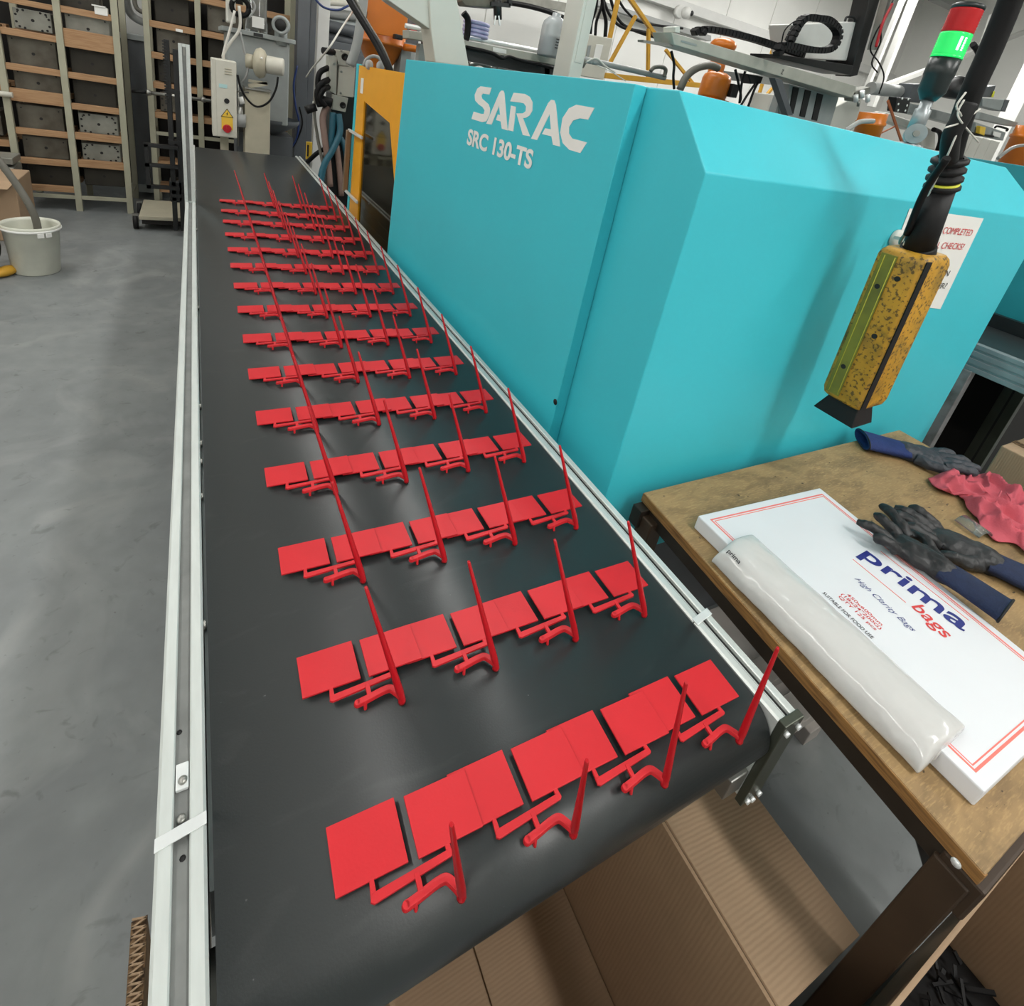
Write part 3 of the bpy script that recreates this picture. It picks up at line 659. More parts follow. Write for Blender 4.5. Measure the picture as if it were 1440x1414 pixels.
dn = V((1.224,0.171,0.876)) - V((1.2,0.357,0.876)); dn.normalize(); up_ = Vector((-dn.y, dn.x, 0))
def ptext(s, a, b, h, m, **k):
    a = V(a); b = V(b); text('lettering', s, (a.x, a.y, bz1), b-a, Vector((-(b-a).y, (b-a).x, 0)), (b-a).length, h, m, pbx, lift=.0006, **k)
ptext('prima', (1.21,0.368,0.876), (1.221,0.173,0.876), .062, 'blue_ink', off=.02)
ptext('bags', (1.183,0.249,0.876), (1.169,0.184,0.876), .042, 'red_text', off=.012)
ptext('High Clarity Bags', (1.138,0.332,0.876), (1.125,0.213,0.876), .018, 'blue_ink', shear=.35, off=-.005)
_a = V((1.041,0.33,0.876)); _d = (V((1.029,0.234,0.876)) - V((1.034,0.333,0.876))).normalized(); _a = _a + _d*.012 + Vector((.0165, 0, 0))
ptext('450x600mm\n(18x24"200G)\nQTY 125 pcs', _a, _a + _d*.078, .034, 'red_text', off=.006)
ptext('SUITABLE FOR FOOD USE', (1.034,0.333,0.876), (1.029,0.234,0.876), .009, 'black_ink', off=.01)
l0, l1 = V((1.196,0.366,0.876)), V((1.192,0.256,0.876)); lu = Vector((.0016, 0, 0))
MB().slab([l0, l1, l1+lu, l0+lu], (0, 0, .0006)).build('rule', 'red_ink', pbx)
l0, l1 = V((1.291,0.358,0.876)), V((1.282,0.183,0.876))
MB().slab([l0, l1, l1+lu, l0+lu], (0, 0, .0006)).build('rule', 'red_ink', pbx)

# bundle of clear bags draped along the carton's left edge
bb = thing('bag_bundle', 'rolled bundle of translucent bags lying along the carton edge', 'bags', (.96, .28, TZ))
sec = [(.9335, .0), (.931, .025), (.936, .0375), (1.0, .0385), (1.012, .040), (1.005, .052), (.975, .059), (.94, .058), (.915, .050), (.900, .034), (.895, .012), (.898, .001)]
ys_ = [.079, .083, .095, .13, .2, .3, .4, .45, .475, .483, .486]; rngb = random.Random(5)
vs = []; ns = len(sec)
for yi, y in enumerate(ys_):
    e = {0: .45, 1: .8, 2: .95}.get(yi, {len(ys_)-1: .4, len(ys_)-2: .75, len(ys_)-3: .93}.get(yi, 1.0))
    for k, (x, z) in enumerate(sec):
        if k <= 4: zz = z; xx = x + (0 if k < 3 else (y-.08)*.012)
        else:
            base_z = .040 if x > .934 else 0.001
            zz = base_z + (z-base_z)*e + rngb.uniform(-.0012, .0012); xx = x + (y-.08)*.012 + rngb.uniform(-.001, .001)
        vs.append((xx, y, TZ + zz + .0012))
fs = [(i*ns+k, i*ns+(k+1)%ns, (i+1)*ns+(k+1)%ns, (i+1)*ns+k) for i in range(len(ys_)-1) for k in range(ns)] + [tuple(range(ns)), tuple(reversed(range((len(ys_)-1)*ns, len(ys_)*ns)))]
bo_ = MB().add(vs, fs, True).build('film_roll', 'film', bb)
md = bo_.modifiers.new('s', 'SUBSURF'); md.levels = 4; md.render_levels = 4
film_tex = bpy.data.textures.new('film_wrinkles', 'CLOUDS'); film_tex.noise_scale = .045; film_tex.noise_depth = 2
md = bo_.modifiers.new('wrinkles', 'DISPLACE'); md.texture = film_tex; md.strength = .0045; md.mid_level = .6; md.texture_coords = 'LOCAL'
text('lettering', 'prima', (0.91,0.467,0.883), V((0.917,0.432,0.875))-V((0.92,0.472,0.875)), (.8, 0, .6), .032, .012, 'black_ink', bb, off=.02, lift=.0035)

# ---------------------------------------------------------------- gloves
crease_tex = bpy.data.textures.new('creases', 'CLOUDS'); crease_tex.noise_scale = .022; crease_tex.noise_depth = 1
def glove(name, label, wrist, ang, sc, mat_hand, mat_cuff, curl, zz=0.0, spread=1.0, flip=1, thick=1.0, cuff_len=.07, fl=None, tiltz=0.0):
    g = thing(name, label, 'glove', (wrist[0], wrist[1], wrist[2]))
    org = Vector(wrist); rz = Matrix.Rotation(ang, 3, 'Z') @ Matrix.Rotation(-tiltz, 3, 'Y')
    def q(x, y, z): return org + rz @ Vector((x*sc, y*sc*flip, z*sc))
    mb = MB()
    mb.ell(q(.055, 0, .014+zz), (.052*sc, .040*sc, .013*sc*thick), rot=rz)
    mb.ell(q(.020, 0, .014+zz), (.040*sc, .032*sc, .015*sc*thick), rot=rz)
    fl = fl or [(.088, .030, 14, .070), (.096, .010, 4, .080), (.094, -.010, -5, .074), (.086, -.029, -15, .058)]
    for (fx, fy, a, ln) in fl:
        a = math.radians(a*spread); pts = []
        for k in range(7):
            t = k / 6; r_ = ln*t
            pts.append(q(fx - .015 + (r_+.015)*math.cos(a), fy + (r_+.015)*math.sin(a), .013 + zz + curl*math.sin(t*2.2)*.02))
        mb.tube(pts, [.0115*sc, .0125*sc, .0120*sc, .0118*sc, .0114*sc, .0106*sc, .0065*sc], 10)
    pts = [q(.025, .028, .014+zz), q(.045, .046, .015+zz), q(.068, .058, .016+zz+curl*.006), q(.088, .062, .014+zz), q(.094, .063, .013+zz)]
    mb.tube(pts, [.014*sc, .013*sc, .0115*sc, .010*sc, .006*sc], 10)
    h = mb.build('hand', mat_hand, g, clean=False)
    md = h.modifiers.new('fuse', 'REMESH'); md.mode = 'VOXEL'; md.voxel_size = .0024; md.use_smooth_shade = True
    md = h.modifiers.new('smooth', 'SMOOTH'); md.iterations = 5; md.factor = .6
    md = h.modifiers.new('creases', 'DISPLACE'); md.texture = crease_tex; md.strength = .0075; md.mid_level = .5; md.texture_coords = 'LOCAL'
    # knitted cuff, open at the end
    cf = MB(); n_ = 24; rings = [(.012, .034, .0150), (-.005, .035, .0155), (-.03, .037, .0150), (-cuff_len, .041, .0150), (-cuff_len-.002, .0425, .0165), (-cuff_len-.006, .0425, .0165), (-cuff_len-.006, .039, .0125), (-.02, .032, .010)]
    vs = []
    for (x, ry, rz_) in rings:
        for k in range(n_):
            t = 2*math.pi*k/n_; wv = .0012*math.sin(5*t + x*60)
            vs.append(q(x, (ry+wv)*math.cos(t), max(.0008, .0155 + zz + (rz_+wv*.6)*math.sin(t))))
    fs = [(i*n_+k, i*n_+(k+1)%n_, (i+1)*n_+(k+1)%n_, (i+1)*n_+k) for i in range(len(rings)-1) for k in range(n_)]
    cf.add(vs, fs, True).build('cuff', mat_cuff, g)
    hm = MB(); ring = []
    for k in range(n_+1):
        t = 2*math.pi*k/n_; ring.append(q(-cuff_len-.004, .0425*math.cos(t), max(.002, .0155 + zz + .0162*math.sin(t))))
    hm.tube(ring, .0022*sc, 6).build('hem', 'black_rubber', g)
    return g
def dirang(a, b): a = V(a); b = V(b); return math.atan2(b.y-a.y, b.x-a.x)
glove('work_glove', 'blue and grey work glove lying against the machine at the bench back', (1.881,0.606,0.842), dirang((1.814,0.697,0.842), (2.054,0.5,0.842)), 1.24, 'glove_grey', 'glove_blue', .4, spread=.35, flip=-1, cuff_len=.085, thick=1.35)
glove('work_glove', 'black coated glove with navy cuff touching the table, under its pair', (1.579,0.245,0.842), dirang((1.574,0.208,0.85), (1.455,0.452,0.85)), 1.22, 'glove_black', 'glove_navy', .8, spread=.7, flip=1, cuff_len=.07, thick=1.6)
glove('work_glove', 'black coated glove with navy cuff lying over its pair and the carton', (V((1.353,0.256,0.879))), dirang((1.344,0.17,0.88), (1.317,0.411,0.88)), 1.08, 'glove_black', 'glove_navy', .8, zz=.0, spread=1.0, flip=-1, cuff_len=.085, thick=1.5, fl=[(.088, .032, 26, .080), (.094, .010, 6, .058), (.090, -.018, -20, .074), (.080, -.030, -34, .050)])

# pink cloth
pk = thing('pink_cloth', 'crumpled pink cleaning cloth on the right of the bench', 'cloth', (1.927,0.362,0.84))
ol = [V(P(u,v,z=.842)) for u, v in ()] if False else [V(p) for p in ((1.821,0.49,0.842), (1.928,0.49,0.842), (2.017,0.466,0.842), (2.075,0.44,0.842), (2.077,0.397,0.842), (2.084,0.35,0.842), (2.091,0.294,0.842), (1.933,0.223,0.842), (1.748,0.223,0.842), (1.753,0.261,0.842), (1.714,0.287,0.842), (1.742,0.333,0.842), (1.785,0.379,0.842), (1.834,0.422,0.842), (1.788,0.447,0.842))]
ol = [Vector((p.x, max(-.3, p.y), p.z)) for p in ol]
ctr = sum(ol, Vector())/len(ol); NR, NA = 44, 120; vs = []; fs = []
lo_ = spline(ol + [ol[0]], 14)[:-1]; NA = len(lo_)
for i in range(NR+1):
    r_ = i / NR
    for k in range(NA):
        p = ctr.lerp(lo_[k], r_)
        wx = p.x + .05*noise.noise(Vector((p.x*7, p.y*7, 3))); wy = p.y + .05*noise.noise(Vector((p.x*7+5, p.y*7, 8)))
        nn_ = noise.noise(Vector((wx*13, wy*7, 1.3))); n2_ = noise.noise(Vector((p.x*34+9, p.y*26, 4))); n3_ = noise.noise(Vector((wx*9, wy*19, 7)))
        ridge = max(0, 1 - abs(nn_)*3.2)**1.6 + .7*max(0, 1 - abs(n3_)*3.6)**1.6
        edge = min(1, (1-r_)*6)
        hgt = .004 + (.027*ridge + .006*(n2_+.5)) * (.25 + .75*edge)
        vs.append((p.x + .008*n2_, p.y + .008*nn_, .843 + max(.001, hgt)))
for i in range(NR):
    for k in range(NA): fs.append((i*NA+k, (i+1)*NA+k, (i+1)*NA+(k+1)%NA, i*NA+(k+1)%NA))
po_ = MB().add(vs, fs, True).build('cloth', 'pink_cloth', pk, clean=False)
md = po_.modifiers.new('th', 'SOLIDIFY'); md.thickness = .0025; md.offset = 1
lp = [V(p) for p in ((1.953,0.373,0.875), (1.896,0.358,0.872), (1.894,0.343,0.87), (1.932,0.341,0.872), (1.959,0.364,0.876))]
MB().curve(lp, .0022, 6, 5).build('hanging_loop', 'pink_cloth', pk)
# clear plastic piece
cl = thing('clear_clip', 'small curved clear plastic piece between the black gloves and the pink cloth', 'plastic piece', (1.687,0.327,0.84))
a_ = V((1.71,0.361,0.842)); b_2 = V((1.698,0.302,0.842)); d_ = (b_2-a_); nrm = Vector((-d_.y, d_.x, 0)).normalized()
vs = []; fs = []
for i in range(9):
    t = math.pi*i/8*.8 + .3
    for e in (0, 1): vs.append(a_ + d_*e + nrm*(.028*math.cos(t)) + Vector((0, 0, .022*math.sin(t))))
for i in range(8): fs.append((2*i, 2*i+1, 2*i+3, 2*i+2))
co_ = MB().add(vs, fs, True).build('shell', 'clear_plastic', cl); md = co_.modifiers.new('th', 'SOLIDIFY'); md.thickness = .003

# ---------------------------------------------------------------- cartons
ct = thing('open_carton', 'open brown cardboard carton under the roller end of the belt', 'carton', (.42, .2, 0))
x0c, x1c, y0c, y1c, zc = .19, .692, -.16, .62, .52
t_ = .006
MB().box((x0c, y0c, .002), (x1c, y1c, .008)).build('bottom', 'cardboard_inside', ct)
MB().box((x0c+.008, y0c+.01, .009), ((x0c+x1c)/2-.0+.012, y1c-.01, .014)).build('bottom_flap', 'cardboard', ct, bevel=.001)
MB().box(((x0c+x1c)/2+.016, y0c+.01, .009), (x1c-.008, y1c-.01, .014)).build('bottom_flap', 'cardboard', ct, bevel=.001)
MB().box((x1c-t_, y0c, .008), (x1c, y1c, zc)).build('side_wall', 'cardboard_inside', ct)
MB().box((x0c, y0c, .008), (x0c+t_, y1c, zc)).build('side_wall', 'cardboard_inside', ct)
MB().box((x0c+t_, y0c, .008), (x1c-t_, y0c+t_, zc)).build('side_wall', 'cardboard_inside', ct)
MB().box((x0c+t_, y1c-t_, .008), (x1c-t_, y1c, zc)).build('side_wall', 'cardboard_inside', ct)
fo = [V((x1c+.001, .60, zc)), V((x1c+.001, .028, zc)), V((0.758,0.017,0.485)), V((0.983,0.026,0.44)), V((0.945,0.281,0.44))]
fo[2] = Vector((.80, .0135, .478)); fo[3] = Vector((.962, .027, .425)); fo[4] = Vector((.962, .58, .425)); 
MB().slab([(x1c+.0005, .60, zc), (x1c+.0005, .028, zc), tuple(fo[3]), tuple(fo[4])], (.0012, 0, .005)).build('flap', 'cardboard', ct, bevel=.0008)
MB().slab([(x1c+.0005, .008, zc), (x1c+.0005, -.15, zc), (.958, -.145, .424), (.960, .009, .424)][:4], (.0012, 0, .005)) 
c2 = thing('brown_carton', 'brown carton full of black scrap beside the bench front', 'carton', (1.25, -.2, 0))
e0, e1 = V((0.801,-0.038,0.6)), V((1.195,-0.054,0.6))
xs0, ys0, zs = .785, -.037, .60
MB().box((xs0, ys0-.006, .0), (1.40, ys0, zs)).build('side_wall', 'cardboard', c2)
MB().box((xs0, -.55, .0), (xs0+.006, ys0-.006, zs)).build('side_wall', 'cardboard_inside', c2)
MB().box((1.394, -.55, .0), (1.40, ys0-.006, zs)).build('side_wall', 'cardboard_inside', c2)
MB().box((xs0+.006, -.55, .0), (1.394, -.544, zs)).build('side_wall', 'cardboard_inside', c2)
MB().box((xs0+.006, -.544, .0), (1.394, ys0-.006, .008)).build('bottom', 'cardboard_inside', c2)
sc_ = MB(); rs = random.Random(11)
for k in range(420):
    x = rs.uniform(xs0+.05, 1.35); y = rs.uniform(-.5, ys0-.03); z = .14 + .07*noise.noise(Vector((x*6, y*6, 0))) + rs.uniform(0, .03)
    a = rs.uniform(0, 6.28); l = rs.uniform(.015, .05); e = rs.uniform(-.6, .6)
    d = Vector((math.cos(a)*math.cos(e), math.sin(a)*math.cos(e), math.sin(e)))*l
    sc_.bar(Vector((x, y, z)), Vector((x, y, z))+d, rs.uniform(.003, .010), rs.uniform(.002, .006))
sc_.box((xs0+.01, -.54, .01), (1.39, ys0-.012, .12))
s_o = sc_.build('plastic_scrap', 'black_rubber', None, clean=False); tag(s_o, 'loose black plastic scrap filling the carton at the bench front', 'scrap', kind='stuff')
# corrugated edge standing left of the left rail
fc = thing('cardboard_sheet', 'standing corrugated cardboard edge left of the near left rail', 'cardboard', (-0.104,0.445,0.4))
q1 = V((-0.078,0.402,0.7)); 
MB().box((-.093, .20, .0), (-.078, .405, .70)).build('sheet', 'cardboard', fc)
MB().box((-.0935, .20, .7002), (-.0775, .405, .7025)).build('fluted_edge', 'flute_edge', fc)
fl_ = MB()
for k in range(26):
    y = .203 + k*.0078
    fl_.bar((-.0925, y, .7052), (-.0785, y+.0039, .7052), .0018, .002); fl_.bar((-.0785, y+.0039, .7052), (-.0925, y+.0078, .7052), .0018, .002)
tag(fl_.build('flutes', 'cardboard', fc), kind='stuff')
# carton right of the bench
c3 = thing('brown_carton', 'closed brown carton on the floor right of the bench', 'carton', (2.6, .7, 0))
p_ = V((2.409,0.523,0.84))
MB().box((p_.x, p_.y-.5, 0), (2.61, p_.y, .84)).build('body', 'cardboard', c3, bevel=.004)
MB().box((p_.x+.08, p_.y-.5, .84), (p_.x+.12, p_.y, .8408)).build('tape', 'flute_edge', c3)

# ---------------------------------------------------------------- mould racks at the back left
def rack(name, label, xs, y0, y1, top, planks, steel_z, parent_loc):
    rk = thing(name, label, 'rack', parent_loc)
    for x in xs:
        for y in (y0, y1):
            MB().box((x-.024, y-.02, 0), (x+.024, y+.02, top)).build('post', 'rack_green', rk, bevel=.002)
    MB().box((xs[0], y0-.012, steel_z-.016), (xs[-1], y0+.012, steel_z+.016)).build('cross_bar', 'rack_green', rk)
    for x in (xs[0], xs[-1]): MB().box((x-.01, y0, steel_z-.016), (x+.01, y1, steel_z+.016)).build('cross_bar', 'rack_green', rk)
    MB().box((xs[0], y1+.022, .15), (xs[-1], y1+.03, top)).build('shade_panel', 'dark_void', rk)  # near-black sheet added to stand in for shade behind the shelves
    for (i, z, h) in planks:
        xa, xb = xs[i]+.024, xs[i+1]-.024
        MB().box((xa, y0-.005, z-h/2), (xb, y0+.045, z+h/2)).build('plank', 'shelf_wood', rk, bevel=.002)
        for yy in (y0+.2, y0+.42):
            if yy + .1 < y1: MB().box((xa, yy, z-.022), (xb, yy+.1, z+.02)).build('plank', 'shelf_wood', rk)
    return rk
XR = [-1.76, -1.36, -.96, -.572]
def zof(p): return p[2]
pl1 = [(1, (-1.149,6.12,1.664)[2], .04), (1, (-1.154,6.12,1.433)[2], .05), (1, (-1.157,6.12,1.172)[2], .05), (1, (-1.153,6.12,0.957)[2], .10), (1, (-1.157,6.12,0.668)[2], .05), (1, (-1.155,6.12,0.421)[2], .05), (1, (-1.15,6.12,0.19)[2], .05),
       (2, (-0.763,6.12,1.671)[2], .05), (2, (-0.767,6.12,1.461)[2], .14), (2, (-0.768,6.12,1.171)[2], .05), (2, (-0.77,6.12,0.921)[2], .05), (2, (-0.765,6.12,0.674)[2], .06), (2, (-0.764,6.12,0.436)[2], .065),
       (0, 1.0, .05), (0, .55, .05), (0, 1.45, .05)]
rk1 = rack('storage_rack', 'green steel storage rack with wooden planks at the back left', XR, 6.12, 6.75, 2.3, pl1, (-1.066,6.12,0.126)[2], (-1.16, 6.4, 0))
def mould(c, w_, h, m, label, y=None, holes=1, d=.30, grp='steel moulds on the racks'):
    w_ *= .84
    x, yy, z = c; yy = y or yy
    o = thing('mould_block', label, 'mould', (x, yy+d/2, z-h/2), grp)
    MB().box((x-w_/2, yy, z-h/2), (x+w_/2, yy+.10, z+h/2)).build('front_plate', m, o, bevel=.006)
    MB().box((x-w_/2+.012, yy+.104, z-h/2+.002), (x+w_/2-.012, yy+d, z+h/2-.008)).build('rear_plate', 'mould_steel', o, bevel=.004)
    pts = [(0, 0, .012)]
    if holes > 0: pts += [(-w_/2+.03, h/2-.03, .006), (w_/2-.03, h/2-.03, .006)]
    if holes > 1: pts += [(sx_*w_/2*f, sy_*h/2*g, .009) for sx_ in (-1, 1) for sy_ in (-1, 1) for f, g in ((.86, .35), (.72, .78), (.45, .86))]
    for (px_, pz_, r_) in pts: MB().cyl((x+px_, yy-.0005, z+pz_), (x+px_, yy+.002, z+pz_), r_, n=10).build('bolt_hole', 'slot_dark', o)
    return o
ym = 6.19
mould((-1.136,6.19,1.542), .29, .15, 'mould_light', 'light holed mould block on the top visible shelf of the left rack bay', holes=2)
mould((-1.161,6.19,1.288), .37, .25, 'mould_steel', 'large scuffed mould block on the second shelf of the left rack bay')
mould((-1.154,6.19,1.064), .37, .20, 'mould_steel', 'mould block half hidden by a deep plank in the left rack bay')
mould((-1.167,6.19,0.775), .37, .21, 'mould_steel', 'mould block above the middle plank of the left rack bay')
mould((-1.16,6.19,0.531), .37, .18, 'mould_steel', 'low holed mould block on the fifth shelf of the left rack bay')
mould((-1.152,6.19,0.283), .37, .18, 'mould_dark', 'brown rusty mould block on the lowest shelf of the left rack bay')
mould((-0.773,6.19,1.552), .36, .22, 'mould_light', 'pale mould block behind the deep plank in the right rack bay')
mould((-0.767,6.19,1.282), .36, .25, 'mould_dark', 'dark stained mould block on the second shelf of the right rack bay')
mould((-0.769,6.19,1.027), .36, .24, 'mould_dark', 'dark mould block on the third shelf of the right rack bay')
mould((-0.764,6.19,0.782), .34, .17, 'mould_light', 'light mould with many holes on the fourth shelf of the right rack bay', holes=2)
mould((-0.763,6.19,0.532), .34, .15, 'mould_light', 'light mould with many holes on the fifth shelf of the right rack bay', holes=2)
mould((-.76, 6.19, .32), .36, .18, 'mould_dark', 'dark mould block at the bottom of the right rack bay')
mould((-0.813,6.19,1.741), .33, .14, 'mould_dark', 'dark mould block on the topmost visible shelf of the right rack bay')
mould((-1.56, 6.19, 1.16), .3, .2, 'mould_dark', 'dark mould block in the cut off leftmost rack bay, upper')
mould((-1.56, 6.19, .70), .3, .2, 'mould_steel', 'mould block in the cut off leftmost rack bay, lower')
lb = thing('white_box', 'small white box lying on the upper plank of the right rack bay', 'box', (-0.663,6.15,1.714))
c_ = V((-0.663,6.15,1.709)); MB().box((c_.x-.045, 6.11, c_.z-.03), (c_.x+.045, 6.17, c_.z+.03)).build('body', 'label_white', lb, bevel=.003)
MB().box((c_.x-.06, 6.10, c_.z+.03), (c_.x+.03, 6.18, c_.z+.04)).build('lid', 'label_white', lb)
# second rack
y2 = 6.35
X2 = [(-0.363,6.35,0.976)[0], (0.044,6.35,1.036)[0], (0.473,6.35,1.099)[0], (0.863,6.35,1.156)[0]]
pz2 = [(-0.12,6.35,1.692)[2], (-0.131,6.35,1.432)[2], (-0.141,6.35,1.175)[2], (-0.152,6.35,0.909)[2], (-0.108,6.35,1.971)[2], .45, .2]
rk2 = rack('storage_rack', 'pale steel mould rack behind the upright guard post', X2, y2, 6.75, 2.5, [(i, z, .055) for i in range(3) for z in pz2], (-0.159,6.35,0.742)[2], (X2[1], 6.6, 0))
k_ = 0
words = ['topmost', 'second from top', 'third from top', 'lowest visible']
for i, bay in enumerate(('left', 'middle', 'right')):
    xc = (X2[i]+X2[i+1])/2
    for j in range(4):
        zz = pz2[j] + .032
        hh = .22 if j != 3 else .17
        mould((xc, 6.42, zz + hh/2), .32, hh, 'mould_steel' if (i+j) % 2 else 'mould_dark', 'mould block in %s bay of rack behind guard post, %s' % (bay, words[j]), holes=1 if j < 2 else 2)
for j, (u, v) in enumerate(((213, 15), (216, 62), (220, 103), (222, 140), (225, 175))):
    pass
tg = thing('rack_label', 'small white label on the plank of the rack behind the guard post', 'label', (-0.109,6.34,1.676))
c_ = V((-0.109,6.34,1.676)); MB().box((c_.x-.028, 6.338, c_.z-.012), (c_.x+.028, 6.344, c_.z+.012)).build('label', 'label_white', tg, bevel=.002)
# horizontal tube bar across the rack
hb = thing('tube_bar', 'horizontal steel tube clamped across the rack posts', 'bar', (-0.364,6.2,1.114))
MB().cyl((-0.499,6.2,1.105), (-0.375,6.2,1.112), .014, n=12).build('rubber_end', 'black_rubber', hb)
MB().cyl((-0.375,6.2,1.112), (0.152,6.2,1.118), .016, n=12).build('tube', 'steel', hb)
MB().cyl((-0.386,6.2,1.11), (-0.353,6.2,1.112), .026, n=12).cyl((0.051,6.2,1.118), (0.086,6.2,1.119), .026, n=12).build('clamp', 'steel', hb)
hb2 = thing('tube_bar', 'short pale tube end sticking in at the left picture edge', 'bar', (-1.361,6.05,0.958))
MB().cyl((-1.517,6.07,0.953), (-1.308,6.07,0.956), .022, n=12).build('tube', 'cream_light', hb2)
# grey cabinet between the racks
gc = thing('grey_cabinet', 'plain grey metal cabinet between the two mould racks', 'cabinet', (-.42, 6.9, 0))
MB().box((-.60, 6.78, .06), (X2[0]-.03, 7.3, 1.52)).build('body', 'grey_blue', gc, bevel=.006)
MB().box((-.61, 6.76, 1.52), (X2[0]-.028, 7.3, 1.57)).build('top', 'grey_mid', gc, bevel=.004)
MB().box((-.60, 6.775, .06), (X2[0]-.03, 6.80, .14)).build('plinth', 'grey_mid', gc)
dh = thing('grey_duct_hose', 'curved grey duct hoses above the grey cabinet', 'hose', (-.35, 6.9, 1.6))
MB().curve([(-0.544,6.9,1.974), (-0.543,6.9,1.825), (-0.504,6.9,1.731), (-0.398,6.9,1.691), (-0.19,6.9,1.709)], .035, 10, 6).build('hose', 'hose_light', dh)
MB().curve([(-0.469,6.8,1.984), (-0.468,6.8,1.832), (-0.426,6.8,1.781), (-0.33,6.8,1.777)], .02, 8, 6).build('hose', 'hose_grey', dh)
# trolley
tr = thing('flat_trolley', 'low steel trolley with black caster wheel in front of the rack', 'trolley', (-0.312,5.673,0.1))
MB().box(((-0.463,5.687,0.12)[0], 5.55, .10), (.25, 6.15, .135)).build('deck', 'cream', tr, bevel=.004)
MB().box(((-0.463,5.687,0.12)[0]+.02, 5.56, .06), (.25, 6.1, .10)).build('frame', 'dark_void', tr)
for (x, y) in (((-0.493,5.758,0.06)[0], 5.62), (.15, 5.62), ((-0.493,5.758,0.06)[0], 6.08)):
    MB().cyl((x-.018, y, .062), (x+.018, y, .062), .062, n=20).build('wheel', 'black_rubber', tr)
    MB().box((x-.024, y-.02, .06), (x+.024, y+.02, .135)).build('fork', 'steel', tr)
# stacker truck behind the guard post
st = thing('hand_stacker', 'black hand stacker mast standing behind the upright guard post', 'stacker', (-0.161,5.45,0.296))
q0 = V((-0.158,5.45,0.233)); q1 = V((-0.121,5.45,1.591))
MB().box((q0.x-.045, 5.42, .05), (q0.x-.008, 5.49, q1.z)).box((q0.x+.012, 5.42, .05), (q0.x+.05, 5.49, q1.z-.06)).build('mast', 'black_metal', st, bevel=.003)
MB().box((q0.x-.22, 5.38, .60), (q0.x+.02, 5.42, .63)).box((q0.x-.22, 5.38, .42), (q0.x+.02, 5.42, .45)).box((q0.x-.22, 5.38, .42), (q0.x-.19, 5.42, .78)).box((q0.x-.22, 5.38, .76), (q0.x+.02, 5.42, .79)).build('fork_carriage', 'black_metal', st)
MB().box((q0.x-.06, 5.42, .30), (q0.x+.05, 5.55, .50)).build('pump_housing', 'black_metal', st, bevel=.02)
for zz in (.35, .8, 1.2): MB().box((q0.x-.05, 5.415, zz), (q0.x+.055, 5.495, zz+.03)).build('mast_brace', 'black_metal', st)
ch = MB()
for k in range(22): ch.box((q0.x-.055, 5.405, q1.z-.02-k*.022), (q0.x-.03, 5.42, q1.z-.008-k*.022))
ch.build('chain', 'black_metal', st)

# bucket with hose, brown box, and the yellow toed thing at the left edge
bk = thing('plastic_bucket', 'white plastic bucket with a grey hose dipped in it', 'bucket', (-0.978,4.432,0))
bc = V((-1.01,4.587,0)); bc = Vector((-.985, 4.52, 0))
MB().lathe([(0, .001), (.125, .001), (.128, .006), (.150, .30), (.158, .305), (.160, .318), (.158, .331), (.152, .333), (.146, .31), (.142, .28), (.122, .012), (0, .010)], bc, 36).build('body', 'bucket_plastic', bk)
MB().lathe([(.1595, .30), (.164, .304), (.164, .312), (.1595, .316)], bc, 36).build('rim', 'label_white', bk)
for a in (-62, -46):
    a = math.radians(a); d = Vector((math.cos(a), math.sin(a), 0)); 
    MB().cbox(bc + d*.158 + V(0, 0, .287), (.035, .014, .03), Matrix.Rotation(a+math.pi/2, 3, 'Z')).build('lug', 'label_white', bk, bevel=.002)
text('lettering', 'OIL\nONLY', bc + V(.112, -.096, .10), V(0,0,1), V(-.62, -.78, 0)*-1, .11, .035, 'black_ink', bk) if False else None
sh = thing('grey_hose', 'thick grey hose hanging into the white bucket from the left', 'hose', (-1.077,4.5,0.758))
MB().curve([(-1.2,4.55,0.906), (-1.089,4.53,0.716), (-1.018,4.52,0.572), (-0.968,4.5,0.45), (-0.946,4.5,0.332), bc + V(.03, 0, .12)], .022, 14, 8).build('hose', 'hose_grey', sh)
bxl = thing('brown_carton', 'brown carton on the floor behind the white bucket', 'carton', (-1.5, 5.2, 0))
p_ = V((-1.339,5.911,0.02)); MB().box((p_.x-.5, 5.15, 0), ((-1.172,5.15,0.219)[0], 5.6, (-1.176,5.15,0.452)[2])).build('body', 'cardboard', bxl, bevel=.006)
MB().slab([(p_.x-.5, 5.15, (-1.176,5.15,0.452)[2]), ((-1.172,5.15,0.219)[0], 5.15, (-1.176,5.15,0.452)[2]), ((-1.172,5.15,0.219)[0]-.02, 5.02, (-1.176,5.15,0.452)[2]-.03), (p_.x-.5, 5.02, (-1.176,5.15,0.452)[2]-.03)], (0, 0, .004)).build('flap', 'cardboard', bxl)
yb_ = thing('floor_vacuum', 'black floor vacuum with yellow foot at the left picture edge', 'vacuum', (-1.176,4.51,0))
c_ = V((-1.124,4.416,0.03)); MB().ell(c_, (.045, .09, .032), rot=Matrix.Rotation(-.5, 3, 'Z')).build('yellow_foot', 'yellow_paint', yb_)
MB().ell(c_ + V(-.13, .02, .15), (.12, .14, .15)).build('tank', 'black_rubber', yb_)
MB().cyl(c_ + V(-.13, .02, .28), c_ + V(-.13, .02, .38), .1, .085).build('motor_head', 'yellow_paint', yb_)
fb = thing('stacked_sheets', 'stack of grey sheets behind the brown carton at the left edge', 'sheets', (-1.38,5.8,0.388))
for k in range(3):
    MB().box((-1.9, 5.75, .30+k*.075), ((-1.302,5.75,0.405)[0], 6.0, .352+k*.075)).build('sheet', 'mould_light', fb, bevel=.004)
MB().box((-1.9, 5.78, 0), ((-1.32,5.75,0.403)[0], 5.98, .30)).build('support', 'dark_void', fb)

